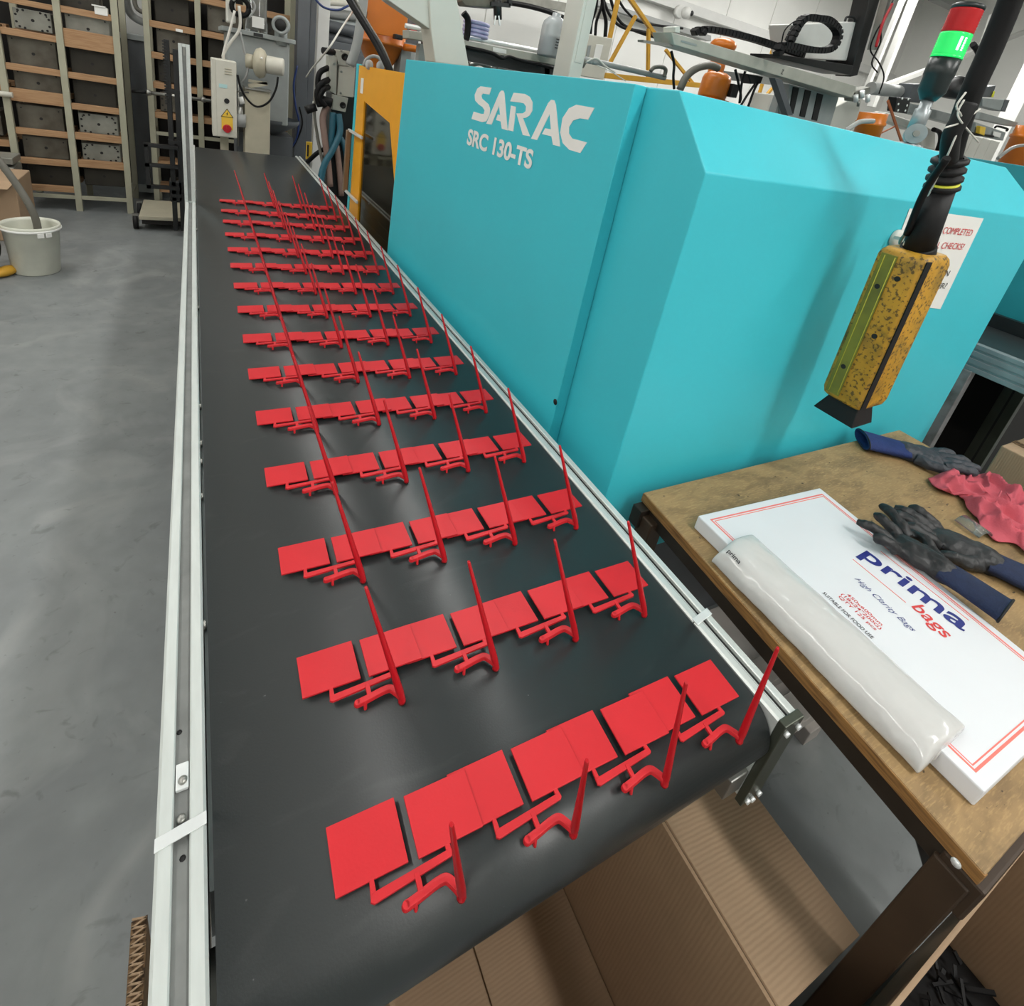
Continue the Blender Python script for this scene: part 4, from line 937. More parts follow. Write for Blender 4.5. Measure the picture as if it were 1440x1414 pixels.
# ---------------------------------------------------------------- hopper dryer group behind the belt
hp = thing('material_dryer', 'grey material hopper with flange and clear loader tube behind the belt', 'dryer', (0.459,5.4,0.892))
a_, b_2 = V((0.225,5.3,1.674)), V((0.705,5.3,1.147)); zt2 = (0.447,5.3,1.733)[2]; xm = (a_.x+b_2.x)/2
MB().box((a_.x+.01, 5.3, (0.45,5.3,1.071)[2]), (b_2.x, 5.85, zt2)).build('body', 'grey_mid', hp, bevel=.01)
MB().box((a_.x-.03, 5.26, zt2), (b_2.x+.04, 5.89, zt2+.035)).build('lid', 'grey_mid', hp, bevel=.005)
MB().box((xm-.04, 5.255, zt2+.005), (xm+.03, 5.262, zt2+.03)).build('catch', 'black_metal', hp)
MB().lathe([(.09, 0), (.26, .10), (.27, .12), (.27, .14)], (xm+.10, 5.55, (0.45,5.3,0.965)[2]), 24).build('base_ring', 'grey_blue', hp)
MB().box((xm-.16, 5.4, 0), (xm+.30, 5.8, (0.45,5.3,0.965)[2])).build('stand', 'grey_blue', hp)
p_ = V((0.46,5.4,1.778)); 
MB().lathe([(.085, 0), (.085, .08), (.078, .085), (.078, .6), (0, .6)], (p_.x, 5.42, zt2+.035), 24).build('loader_tube', 'clear_plastic', hp)
MB().lathe([(.06, 0.01), (.06, .55), (0, .55)], (p_.x, 5.42, zt2+.04), 20).build('filter_core', 'mould_steel', hp)
MB().box((p_.x-.04, 5.33, zt2+.07), (p_.x+.05, 5.336, zt2+.15)).build('label', 'label_white', hp)
p_ = V((0.638,5.3,1.855)); 
MB().lathe([(.045, 0), (.045, .05), (.07, .052), (.07, .068), (.045, .068), (.045, .0)], (p_.x, 5.28, p_.z), 28, axis=(-.25, -1, 0)).build('flange_pipe', 'grey_mid', hp)
MB().cyl((p_.x, 5.33, p_.z-.15), (p_.x, 5.33, p_.z), .05).build('pipe_stem', 'grey_mid', hp)
MB().lathe([(.044, 0), (.044, .002), (0, .002)], (p_.x-.018, 5.214, p_.z), 20, axis=(-.25, -1, 0)).build('pipe_mouth', 'slot_dark', hp)
lu_ = thing('loader_motor', 'white loader head with cable loop on top of the dryer', 'loader', (0.277,5.2,1.859))
a_ = V((0.229,5.2,1.946)); b_2 = V((0.272,5.2,1.794))
MB().box((a_.x, 5.15, b_2.z), (b_2.x+.02, 5.3, b_2.z+.5)).build('housing', 'off_white', lu_, bevel=.01)
c_ = V((0.322,5.12,1.915)); ringp = [c_ + V(.06*math.cos(t), 0, .06*math.sin(t)) for t in [2*math.pi*k/20 for k in range(21)]]
MB().tube(ringp, .018, 8).build('cable_coil', 'cable_black', lu_)
MB().curve([c_ + V(-.05, -.02, .03), c_ + V(.02, -.03, .1), c_ + V(.10, -.02, .03), c_ + V(.06, -.02, -.06)], .008, 6).build('cable', 'hose_light', lu_)
wc = thing('white_cable', 'white cables hanging from the loader to the control box', 'cable', (0.28,5.1,1.661))
MB().curve([(0.311,5.1,1.921), (0.32,5.1,1.817), (0.305,5.1,1.74), (0.25,5.1,1.655), (0.205,5.1,1.572), (0.2,5.1,1.525)], .011, 8).curve([(0.281,5.08,1.881), (0.25,5.08,1.754), (0.22,5.08,1.649), (0.194,5.08,1.545)], .009, 8).build('cable', 'cable_white', wc)
MB().curve([(0.32,5.1,1.743), (0.344,5.1,1.623), (0.369,5.1,1.525), (0.364,5.1,1.446), (0.328,5.1,1.382)], .008, 8).build('cable', 'hose_light', wc)
cb = thing('control_box', 'beige electrical control box with red switch and warning triangle', 'control box', (0.192,5,0.948))
cx0, cx1 = (0.113,5,1.23)[0], (0.286,5,1.256)[0]; cz1, cz0 = (0.201,5,1.528)[2], (0.192,5,0.959)[2]
MB().box((cx0, 5.0, cz0), (cx1, 5.2, cz1)).build('case', 'cream_light', cb, bevel=.008)
MB().box((cx0+.03, 4.992, cz0+.006), (cx1-.003, 4.9995, cz1-.006)).build('door', 'cream_light', cb, bevel=.003)
for k in range(3): 
    c_ = V((0.228,4.99,1.469)); MB().cbox((c_.x, 4.989, c_.z-.018*k), (.05, .006, .006)).build('vent_slot', 'cream', cb, bevel=.002)
c_ = V((0.192,4.99,1.341)); MB().box((c_.x-.03, 4.9895, c_.z-.014), (c_.x+.028, 4.9915, c_.z+.014)).build('sticker', 'sticker_teal', cb)
c_ = V((0.215,4.99,1.236)); MB().cyl((c_.x, 4.992, c_.z), (c_.x, 4.985, c_.z), .019, n=18).build('port', 'slot_dark', cb)
c_ = V((0.216,4.99,1.077)); MB().box((c_.x-.04, 4.988, c_.z-.055), (c_.x+.04, 4.9915, c_.z+.04)).build('warning_plate', 'yellow_label', cb)
t0 = V((0.216,4.98,1.116)); MB().prism([(t0.x-.045, t0.z), (t0.x+.045, t0.z), (t0.x, t0.z+.065)], 'y', 4.986, 4.9885).build('warning_triangle', 'black_ink', cb)
MB().prism([(t0.x-.037, t0.z+.004), (t0.x+.037, t0.z+.004), (t0.x, t0.z+.058)], 'y', 4.985, 4.9862).build('warning_triangle', 'yellow_label', cb)
MB().prism([(t0.x-.004, t0.z+.028), (t0.x+.007, t0.z+.042), (t0.x+.003, t0.z+.027), (t0.x+.006, t0.z+.026), (t0.x-.004, t0.z+.008), (t0.x-.001, t0.z+.022), (t0.x-.006, t0.z+.024)], 'y', 4.984, 4.9852).build('bolt_symbol', 'black_ink', cb)
c_ = V((0.215,4.98,1.03)); MB().cyl((c_.x, 4.99, c_.z), (c_.x, 4.965, c_.z), .032, .029, 20).build('switch', 'red_knob', cb)
MB().box((c_.x-.007, 4.955, c_.z-.028), (c_.x+.007, 4.966, c_.z+.028)).build('switch_grip', 'red_knob', cb)
MB().box((cx0+.06, 5.2, cz0-.5), (cx0+.12, 5.26, cz1)).build('mounting_post', 'cream', cb)
# cream column with blower
bl = thing('blower', 'beige ring blower on a cream pillar behind the belt', 'blower', (0.44,5.05,0.856))
xa, xb = (0.345,5.05,1.098)[0], (0.535,5.05,1.124)[0]; ztp = (0.438,5.05,1.345)[2]
MB().box((xa, 5.05, 0), (xb, 5.24, ztp)).build('pillar', 'cream', bl, bevel=.006)
MB().box((xa, 5.03, ztp), (xb+.01, 5.25, ztp+.012)).build('mounting_plate', 'steel', bl)
MB().bar((xa+.03, 5.1, ztp+.02), (xb-.02, 5.1, ztp+.06), .02, .03).bar((xa+.03, 5.1, ztp+.06), (xb-.02, 5.1, ztp+.06), .02, .02).build('bracket', 'cream', bl)
c_ = V((0.462,5.1,1.547))
MB().lathe([(0, -.045), (.07, -.045), (.10, -.03), (.115, 0), (.10, .03), (.07, .045), (0, .045)], c_, 32, axis=(1, -.25, 0)).build('fan_housing', 'cream', bl)
MB().lathe([(0, 0), (.062, 0), (.066, .006), (.066, .12), (.06, .128), (0, .128)], c_ + V(.045, -.011, 0), 28, axis=(1, -.25, 0)).build('motor', 'cream_light', bl)
MB().lathe([(0, 0), (.052, 0), (.055, .055), (0, .055)], c_ + V(-.045, .011, 0), 24, axis=(-1, .25, 0)).build('inlet', 'cream', bl)
MB().lathe([(.008, 0), (.008, .004), (0, .005)], c_ + V(-.0, -.1, .04), 10, axis=(0, -1, .3)).build('nameplate_bolt', 'label_white', bl)
MB().curve([(0.583,5,1.473), (0.569,5,1.38), (0.518,5,1.275), (0.434,5,1.225), (0.362,5,1.268), (0.312,5,1.355), (0.292,5,1.439)], .008, 8).build('motor_cable', 'cable_black', bl)
vb = thing('valve_cluster', 'small white and steel valve fitting hanging beside the control box', 'valve', (0.311,5,1.207))
MB().cyl((0.314,5.05,1.278), (0.329,5.05,1.226), .02, n=12).build('white_cap', 'label_white', vb)
MB().cyl((0.304,5.05,1.201), (0.313,5.05,1.083), .028, n=14).build('filter_bowl', 'steel', vb)
MB().cyl((0.314,5.05,1.149), (0.313,5.05,1.05), .042, n=14).build('bowl_base', 'hose_light', vb)
MB().cyl((0.274,5.05,1.314), (0.376,5.05,1.319), .007, n=8).cyl((0.3,5.05,1.37), (0.297,5.05,0.897), .005, n=8).build('pipe', 'steel', vb)

# grey square column, white column and blue cables
gcol = thing('grey_column', 'dark grey square steel column behind the dryer', 'column', (0.943,6,0.753))
xg0, xg1 = (0.85,5.92,1.196)[0], (1.021,5.92,1.221)[0]
MB().box((xg0, 5.92, 0), (xg0+(xg1-xg0)*.62, 6.08, 4.2)).build('web', 'grey_blue', gcol, bevel=.004)
MB().box((xg0+(xg1-xg0)*.62+.006, 5.96, 0), (xg1, 6.1, 4.2)).build('flange', 'grey_blue', gcol, bevel=.004)
wcol = thing('white_column', 'white steel column right of the dark grey column', 'column', (1.153,6,0.777))
MB().box(((1.068,6.15,1.206)[0], 6.15, 0), ((1.177,6.15,1.825)[0], 6.3, 4.2)).build('column', 'white_paint', wcol, bevel=.004)
bcb = thing('blue_cable', 'blue and black cables running down the dark grey column', 'cable', (0.85,5.88,1.002))
MB().curve([(0.852,5.88,1.569), (0.825,5.88,1.389), (0.85,5.88,1.2), (0.881,5.88,1.073), (0.866,5.88,0.902), (0.809,5.88,0.793)], .009, 8).build('cable', 'hose_blue', bcb)
MB().curve([(0.883,5.88,1.205), (0.915,5.88,1.044), (0.86,5.88,0.868), (0.791,5.88,0.75)], .008, 8).build('cable', 'cable_black', bcb)
MB().curve([(0.968,5.88,2.171), (1.065,5.88,2.105), (1.194,5.88,2.109), (1.289,5.88,2.165)], .010, 8).build('cable', 'hose_blue', bcb)
# pipes behind
pp = thing('pipe_run', 'grey pipes and trunking running along the back wall behind the columns', 'pipes', (1.143,6.9,2.092))
for (a_, b_2, r_, m_) in (((0.661,6.9,2.07), (1.755,6.9,2.186), .05, 'hose_light'), ((0.688,6.95,1.997), (1.778,6.95,2.068), .07, 'grey_mid'), ((1.249,6.85,2.009), (1.798,6.85,2.012), .06, 'grey_blue'), ((1.264,6.9,1.907), (1.822,6.9,1.883), .06, 'grey_blue'), ((0.638,6.8,2.138), (1.72,6.8,2.296), .03, 'cream_light')):
    MB().cyl(a_, b_2, r_, n=14).build('pipe', m_, pp)
db = thing('dark_cabinet', 'dark grey cabinet in shade behind the hose manifold', 'cabinet', (1.489,6.6,1.596))
MB().box(((1.278,6.6,1.559)[0], 6.6, 0), ((1.803,6.6,1.65)[0], 7.0, (1.471,6.6,1.864)[2])).build('body', 'grey_blue', db, bevel=.005)
MB().box(((1.278,6.6,1.559)[0]+.05, 6.59, .2), ((1.803,6.6,1.65)[0]-.05, 6.6, (1.477,6.6,1.773)[2])).build('door', 'grey_blue', db, bevel=.004)

# hose manifold on the machine end
mf = thing('hose_manifold', 'steel hose manifold block beside the yellow door', 'manifold', (.9, 4.3, 0))
MB().slab([(0.897,4.27,1.641), (1.011,4.27,1.651), (1.011,4.27,1.445), (0.894,4.27,1.442)], (0, .14, 0)).build('face_plate', 'cream_light', mf, bevel=.003)
MB().slab([(0.853,4.25,1.738), (0.96,4.25,1.745), (0.967,4.25,1.649), (0.888,4.25,1.644)], (0, .12, 0)).build('head_block', 'robot_beam', mf, bevel=.004)
MB().slab([(0.822,4.25,1.692), (0.875,4.25,1.692), (0.885,4.25,1.447), (0.835,4.25,1.462)], (0, .12, 0)).build('side_rib', 'robot_beam', mf, bevel=.003)
MB().slab([(0.86,4.25,1.447), (0.971,4.25,1.436), (0.957,4.25,1.336), (0.861,4.25,1.342)], (0, .12, 0)).build('foot_block', 'robot_beam', mf, bevel=.004)
for q_, r_ in (((0.928,4.248,1.702), .024), ((0.934,4.248,1.382), .022)):
    MB().lathe([(r_, 0), (r_, .004), (r_*.6, .004), (r_*.6, .001), (0, .001)], q_, 18, axis=(0, -1, 0)).build('bolt', 'slot_dark', mf)
for q_ in ((0.914,4.268,1.602), (0.918,4.268,1.46), (0.901,4.248,1.738), (0.955,4.248,1.666), (0.858,4.248,1.644)):
    MB().cyl(q_, V(q_) + V(0, -.005, 0), .008, n=10).build('screw', 'steel', mf)
MB().cyl((0.775,4.23,1.715), (0.858,4.27,1.721), .022, n=14).build('lever', 'black_rubber', mf)
MB().cyl((0.774,4.25,1.396), (0.854,4.25,1.384), .034, n=14).build('fitting', 'black_rubber', mf)
MB().cyl((0.682,4.25,1.311), (0.748,4.25,1.344), .028, n=14).build('fitting', 'black_rubber', mf)
MB().box((.86, 4.28, .0), (1.1, 4.5, 1.45)).build('column', 'black_metal', mf, bevel=.005)
hz = [('teal hose', 'hose_teal', [(0.867,4.25,1.323), (0.868,4.25,1.215), (0.852,4.25,1.035), (0.813,4.27,0.871), (0.8,4.25,0.632)], 0.0236),
      ('teal hose', 'hose_teal', [(0.907,4.25,1.319), (0.921,4.23,1.199), (0.873,4.21,1.07), (0.818,4.21,0.951), (0.795,4.21,0.803)], 0.0236),
      ('teal hose', 'hose_teal', [(0.905,4.31,1.312), (0.928,4.31,1.189), (0.967,4.27,1.097), (0.995,4.27,0.995)], 0.0212),
      ('pink hose', 'hose_pink', [(0.825,4.25,1.365), (0.8,4.25,1.279), (0.812,4.23,1.16), (0.846,4.23,0.986), (0.872,4.23,0.794)], 0.0236),
      ('pink hose', 'hose_pink', [(0.906,4.25,1.093), (0.935,4.25,0.94), (0.965,4.25,0.726)], 0.0212),
      ('black hose', 'cable_black', [(0.825,4.27,1.614), (0.766,4.25,1.572), (0.755,4.25,1.497), (0.768,4.25,1.419), (0.786,4.25,1.35)], 0.0189),
      ('black hose', 'cable_black', [(0.834,4.27,1.537), (0.775,4.23,1.501), (0.75,4.23,1.432), (0.773,4.23,1.35)], 0.0212),
      ('black hose', 'cable_black', [(0.837,4.27,1.49), (0.788,4.21,1.467), (0.767,4.21,1.408), (0.808,4.21,1.357)], 0.0189),
      ('grey hose', 'hose_grey', [(0.742,4.25,1.462), (0.74,4.25,1.295), (0.766,4.25,1.152), (0.79,4.25,1.054), (0.822,4.25,0.928)], 0.0118),
      ('thin white hose', 'cable_white', [(0.732,4.25,1.38), (0.736,4.25,1.271), (0.761,4.25,1.151), (0.8,4.25,1.065)], 0.0071),
      ('black hose', 'cable_black', [(0.721,4.35,0.936), (0.776,4.3,1.013), (0.83,4.25,1.069)], 0.0165)]
for i, (nm, m_, pts, r_) in enumerate(hz):
    MB().curve(pts, r_, 10, 6).build('hose', m_, mf)
pg = thing('pipe_hose', 'thick grey corrugated hose rising above the manifold', 'hose', (0.913,3.9,1.793))
MB().curve([(0.887,3.9,1.653), (0.916,3.9,1.752), (0.934,3.9,1.88), (0.944,3.9,2.043), (0.941,3.9,2.198)], .030, 12, 6).build('hose', 'hose_light', pg)
bh = thing('black_pipe', 'thick black hose sloping down towards the yellow door', 'hose', (0.847,3.3,1.821))
MB().curve([(0.7,3.4,2.066), (0.729,3.3,1.967), (0.779,3.2,1.875), (0.835,3.1,1.778), (0.872,3,1.686), (0.898,2.98,1.623)], .019, 12, 6).build('hose', 'cable_black', bh)
MB().curve([(0.745,3.35,2.007), (0.813,3.25,1.883), (0.866,3.1,1.77), (0.9,3,1.664)], .008, 8, 6).build('cable', 'hose_grey', bh)
ww = thing('thin_rod', 'thin white cable stretched between column and manifold', 'cable', (0.839,4.2,1.82))
MB().curve([(0.67,4.2,1.531), (0.675,4,1.599), (0.71,3.7,1.724), (0.82,3.9,1.857), (0.928,4.1,1.982)], .006, 6, 5).build('cable', 'cable_white', ww)
ah = thing('arch_handle', 'small grey arched handle with fittings on top of the yellow door', 'handle', (0.852,3.2,1.675))
MB().curve([(0.799,3.2,1.662), (0.812,3.2,1.696), (0.844,3.2,1.719), (0.88,3.2,1.715), (0.904,3.2,1.673)], .009, 8, 6).build('arch', 'hose_light', ah)
for q_ in ((0.824,3.18,1.674), (0.863,3.1,1.677)): MB().ell(q_, (.022, .022, .026)).build('cap', 'bottle_plastic', ah)
ys = thing('warning_strip', 'small yellow warning label on the post between the hoses', 'sign', (0.779,4.6,1.023))
MB().box(((0.753,4.6,1.02)[0], 4.6, (0.783,4.6,0.92)[2]), ((0.795,4.6,1.025)[0], 4.62, (0.778,4.6,1.05)[2])).build('plate', 'yellow_label', ys)
MB().box(((0.758,4.6,1.021)[0], 4.595, (0.782,4.6,0.942)[2]), ((0.769,4.6,1.022)[0], 4.6, (0.779,4.6,1.029)[2])).build('print', 'black_ink', ys)

# ---------------------------------------------------------------- behind and above the turquoise machine
oh = thing('orange_hopper', 'orange painted hopper with conical base behind the yellow door', 'hopper', (1.166,4,1.662))
cx_, cy_ = (1.146,4,1.967)[0], 4.15; zr = (1.148,4,1.846)[2]
MB().lathe([(0, .46), (.165, .46), (.165, .0), (.185, -.005), (.185, -.022), (.16, -.024), (.05, -.22), (.05, -.30), (0, -.30)], (cx_, cy_, zr), 36).build('cone', 'orange_paint', oh)
MB().slab([(0.989,3.95,1.87), (0.977,3.95,2.073), (1.109,3.95,2.102), (1.252,3.95,2.021), (1.268,3.95,1.879)], (0, .02, 0)).build('shield', 'orange_paint', oh, bevel=.003)
MB().box((cx_+.02, 3.9, zr+.02), (cx_+.075, 3.96, zr+.05)).build('latch', 'black_metal', oh, bevel=.005)
MB().box((cx_-.20, 3.9, zr+.10), (cx_-.17, 3.95, zr+.14)).build('latch', 'black_metal', oh, bevel=.004)
MB().box(((1.266,4,1.68)[0], 4.05, 1.5), ((1.316,4,1.688)[0]+.02, 4.2, zr+.02)).build('bracket', 'grey_mid', oh)
MB().cyl((1.258,3.98,1.832), (1.518,3.98,1.84), .022, n=12).build('spout_pipe', 'orange_paint', oh)
ab = thing('robot_column', 'big off white slanted robot support beam above the turquoise side', 'support', (1.182,3,1.73))
MB().slab([(1.034,3,2.146), (1.16,3,2.176), (1.325,3,1.759), (1.126,3,1.745), (1.082,3,1.894)], (0, .16, 0)).build('upright', 'off_white', ab, bevel=.006)
MB().slab([(0.752,3.02,2.08), (1.044,3.02,2.15), (1.094,3.02,1.893), (0.984,3.02,1.933), (0.849,3.02,1.981)], (0, .10, 0)).build('gusset', 'off_white', ab, bevel=.004)
rp2 = thing('red_switch_panel', 'dark switch panel with a red button behind the slanted beam', 'panel', (1.522,4.6,1.981))
MB().box(((1.465,4.6,1.969)[0], 4.6, (1.52,4.6,1.894)[2]), ((1.568,4.6,1.99)[0], 4.7, (1.497,4.6,2.091)[2])).build('panel', 'grey_blue', rp2, bevel=.004)
MB().cyl((1.508,4.6,2.003), V((1.508,4.6,2.003)) + V(0,-.03,0), .03, n=14).build('button', 'red_knob', rp2)
bm2 = thing('cable_beam', 'grey traverse beam with steel rail behind the slanted beam', 'beam', (1.786,3.4,1.883))
MB().slab([(1.094,3.4,1.9), (2.218,3.4,1.944), (2.23,3.4,1.897), (1.099,3.4,1.856)], (0, .12, 0)).build('beam', 'robot_beam', bm2, bevel=.003)
MB().cyl((1.083,3.44,1.92), (2.01,3.44,1.957), .014, n=12).build('linear_rail', 'steel_bright', bm2)
MB().slab([(1.214,3.42,1.871), (2.188,3.42,1.884), (2.206,3.42,1.815), (1.223,3.42,1.803)], (0, .10, 0)).build('lower_profile', 'black_metal', bm2)
MB().curve([(1.443,3.36,1.876), (1.613,3.36,1.876), (1.697,3.36,1.859), (1.745,3.36,1.876), (1.847,3.36,1.87), (2.094,3.36,1.871)], .011, 8).build('cable', 'cable_black', bm2)
MB().slab([(1.639,3.395,1.913), (1.735,3.395,1.915), (1.74,3.395,1.891), (1.643,3.395,1.889)], (0, -.002, 0)).build('label', 'label_white', bm2)
for u in (768, 783): 
    pass
MB().slab([(2.051,3.42,1.878), (2.09,3.42,1.881), (2.11,3.42,1.799), (2.071,3.42,1.793)], (0, .04, 0)).slab([(2.142,3.38,1.913), (2.193,3.38,1.918), (2.222,3.38,1.811), (2.171,3.38,1.803)], (0, .04, 0)).build('bracket', 'black_metal', bm2)
jk = thing('machine_clutter', 'dark pipes and fittings lying under the traverse beam', 'pipes', (1.893,3.8,1.845))
MB().curve([(1.646,3.8,1.823), (1.774,3.8,1.878), (1.951,3.8,1.845), (2.189,3.8,1.858), (2.388,3.8,1.823)], .035, 10).build('pipe', 'grey_blue', jk)
MB().curve([(1.633,3.7,1.793), (1.708,3.7,1.824), (1.794,3.7,1.804)], .02, 8).curve([(1.85,3.7,1.804), (1.983,3.7,1.855), (2.109,3.7,1.821)], .022, 8).build('fitting', 'steel', jk)
lc = thing('lilac_hose_coil', 'coil of pale lilac hose on the traverse beam', 'hose', (1.507,3.4,1.971))
for k in range(4):
    c_ = V((1.511,3.4,1.952)) + V(0, 0, .022*k); MB().tube([c_ + V(.075*math.cos(t), .06*math.sin(t), 0) for t in [2*math.pi*j/20 for j in range(21)]], .011, 8).build('loop', 'lilac', lc)
MB().curve([(1.396,3.35,2.051), (1.429,3.35,2.02), (1.437,3.35,1.945), (1.433,3.35,1.913)], .02, 8).build('black_elbow', 'cable_black', lc)
bt2 = thing('water_bottle', 'clear plastic container half full of liquid on the traverse beam', 'container', (1.988,3.3,1.922))
c_ = V((1.998,3.3,1.924))
MB().lathe([(0, 0), (.078, 0), (.082, .01), (.080, .17), (.072, .20), (.045, .225), (.028, .23), (.028, .25), (0, .25)], c_, 28).build('bottle', 'bottle_plastic', bt2)
MB().lathe([(0, .004), (.076, .004), (.076, .115), (0, .115)], c_, 24).build('liquid', 'water', bt2)
for k in range(4): MB().box((c_.x-.02, c_.y-.086, c_.z+.05+k*.016), (c_.x+.012, c_.y-.081, c_.z+.055+k*.016)).build('scale_mark', 'black_ink', bt2)
MB().curve([c_ + V(.05, 0, .21), c_ + V(.10, 0, .19), c_ + V(.11, -.01, .1), c_ + V(.10, 0, .02)], .008, 8).build('tube', 'hose_grey', bt2)
gp = thing('gripper_head', 'dark robot gripper with steel pincers hanging at the top', 'gripper', (1.545,3.2,2.07))
MB().slab([(1.326,3.2,2.164), (1.72,3.2,2.255), (1.517,3.2,2.094), (1.341,3.2,2.07), (1.317,3.2,2.086)], (0, .1, 0)).build('arm', 'mould_steel', gp, bevel=.004)
MB().cyl((1.511,3.18,2.17), (1.541,3.18,2.04), .024, n=14).build('wrist', 'black_metal', gp)
MB().bar((1.472,3.16,2.107), (1.593,3.16,2.123), .02).bar((1.579,3.16,2.167), (1.593,3.16,2.123), .02).build('clamp_bar', 'black_metal', gp)
MB().bar((1.513,3.16,2.055), (1.513,3.16,2.008), .008).bar((1.531,3.16,2.059), (1.55,3.16,2.012), .008).build('pincer', 'steel_bright', gp)
fbm = thing('perforated_rail', 'grey perforated cable tray high on the back wall', 'cable tray', (4.073,6.8,2.752))
MB().slab([(3.234,6.8,2.794), (5.077,6.8,2.941), (5.109,6.8,2.843), (3.251,6.8,2.706)], (0, .1, 0)).build('tray', 'mould_light', fbm)
MB().curve([(3.255,6.7,2.672), (3.599,6.7,2.701), (3.913,6.7,2.706), (4.249,6.7,2.68)], .03, 8).build('cables', 'cable_black', fbm)
cB = thing('white_column', 'white square column right of the clear container', 'column', (1.907,2.9,1.843))
xa, xb = (1.944,2.95,2.037)[0], (2.032,2.95,2.055)[0]
MB().box((xa, 2.95, 0), (xb, 3.13, 4.2)).build('column', 'off_white', cB, bevel=.004)
MB().box((xa+.02, 2.945, 1.9), (xb-.02, 2.95, 4.2)).build('cover_strip', 'off_white', cB, bevel=.001)
cpn = thing('junction_box', 'cream junction box with black cables entering its top', 'junction box', (3.018,4.2,2.086))
MB().slab([(2.869,4.2,2.232), (3.137,4.2,2.252), (3.137,4.2,1.924), (2.863,4.2,1.913)], (0, .12, 0)).build('box', 'cream_light', cpn, bevel=.005)
MB().slab([(2.972,4.195,2.176), (3.045,4.195,2.185), (3.042,4.195,2.045), (2.973,4.195,2.044)], (0, -.006, 0)).build('cover', 'label_white', cpn, bevel=.002)
MB().slab([(2.896,4.195,2.151), (2.925,4.195,2.157), (2.928,4.195,2.069), (2.898,4.195,2.069)], (0, -.004, 0)).build('label', 'grey_mid', cpn)
for (u, v, u2) in ((830, 47, 835), (837, 49, 838), (850, 51, 850)):
    pass
MB().curve([(2.911,4.22,2.241), (2.898,4.22,2.334), (2.897,4.2,2.438), (2.867,4.2,2.585)], .014, 8).curve([(2.964,4.22,2.24), (2.947,4.22,2.344), (2.95,4.2,2.46), (2.922,4.2,2.598)], .012, 8).curve([(3.068,4.22,2.25), (3.04,4.22,2.364), (2.967,4.2,2.453), (2.908,4.2,2.595)], .016, 8).build('cables', 'cable_black', cpn)
yf = thing('yellow_frame', 'yellow steel frame with diagonal struts behind the machine', 'frame', (3.674,4.6,2.067))
for (a_, b_2, w_) in (((3.391,4.6,2.732), (3.397,4.6,2.296), .034), ((3.636,4.6,2.542), (3.466,4.6,2.107), .03), ((3.463,4.6,2.692), (3.978,4.6,2.403), .034), ((3.823,4.6,2.472), (3.967,4.6,2.052), .03), ((4.099,4.6,2.337), (4.592,4.6,2.101), .028), ((3.433,4.6,1.988), (4.698,4.6,2.104), .05), ((5.624,4.6,2.638), (5.63,4.6,2.538), .04), ((5.628,4.6,2.271), (5.634,4.6,2.027), .03), ((5.815,4.6,2.255), (5.657,4.6,2.031), .03), ((5.619,4.6,2.056), (5.855,4.6,2.044), .04)):
    MB().bar(a_, b_2, w_).build('strut', 'yellow_paint', yf, bevel=.002)
blk = thing('cable_bundle', 'black cables sagging along the wall left of the dome camera', 'cables', (5.101,6.6,2.752))
MB().curve([(4.582,6.6,3.057), (4.802,6.6,2.843), (5.038,6.6,2.756), (5.414,6.6,2.771), (6.013,6.6,2.799), (6.507,6.6,2.83)], .02, 8).curve([(4.693,6.62,3.124), (4.938,6.62,2.847), (5.241,6.62,2.763), (5.911,6.62,2.752)], .02, 8).curve([(4.785,6.64,3.146), (5.065,6.64,2.959), (5.408,6.64,2.885), (6.128,6.64,2.96)], .016, 8).build('cable', 'cable_black', blk)
tr2 = struct(MB().slab([(4.838,7.2,3.096), (7.274,7.2,3.095), (7.309,7.2,3.019), (4.857,7.2,3.031)], (0, .12, 0)).build('trim_2', 'hose_light'))
gpp = thing('grey_handrail', 'grey tube with elbow along the machine top', 'tube', (2.396,3,1.922))
MB().curve([(2.016,3,1.808), (2.025,3,1.89), (2.057,3,1.927), (2.121,3,1.931)], .018, 10).curve([(2.121,3,1.931), (2.333,3,1.936), (2.729,3,1.94)], .018, 10).build('tube', 'hose_light', gpp)
MB().cyl((2.045,3,1.894), (2.062,3,1.928), .026, n=12).build('elbow', 'hose_grey', gpp)
MB().curve([(2.578,2.98,1.955), (2.6,2.98,1.98), (2.657,2.98,1.994), (2.699,2.98,1.984), (2.703,2.98,1.942)], .013, 8).build('hose_end', 'hose_grey', gpp)
MB().curve([(2.058,2.98,1.912), (2.133,2.98,1.95), (2.207,2.98,1.923), (2.3,2.98,1.898)], .005, 6).curve([(2.14,2.96,1.912), (2.245,2.96,1.898), (2.382,2.96,1.864)], .003, 6).build('thin_wire', 'cable_white', gpp)

# gantry robot beam on the right
rb = thing('gantry_beam', 'long grey gantry robot beam crossing above the machine', 'beam', (3.12,2.6,2.087))
MB().slab([(2.325,2.6,2.13), (4.149,2.6,2.145), (4.198,2.6,2.066), (2.369,2.6,2.074)], (0, .16, 0)).build('beam', 'robot_beam', rb, bevel=.004)
MB().slab([(2.346,2.6,2.159), (2.375,2.6,2.169), (2.387,2.6,2.139), (2.355,2.6,2.136)], (0, .1, 0)).build('stop', 'off_white', rb)
text('lettering', 'Z', (3.318,2.597,2.084), (1,0,-.02), (0,0,1), .02, .028, 'black_ink', rb, lift=.001, off=.01)
MB().slab([(2.409,2.598,2.107), (2.534,2.598,2.109), (2.539,2.598,2.099), (2.414,2.598,2.097)], (0, -.001, 0)).build('print', 'grey_mid', rb)
MB().slab([(2.162,2.62,2.059), (2.376,2.62,2.079), (2.381,2.62,2.065), (2.166,2.62,2.049)], (0, .05, 0)).build('end_tab', 'steel', rb)
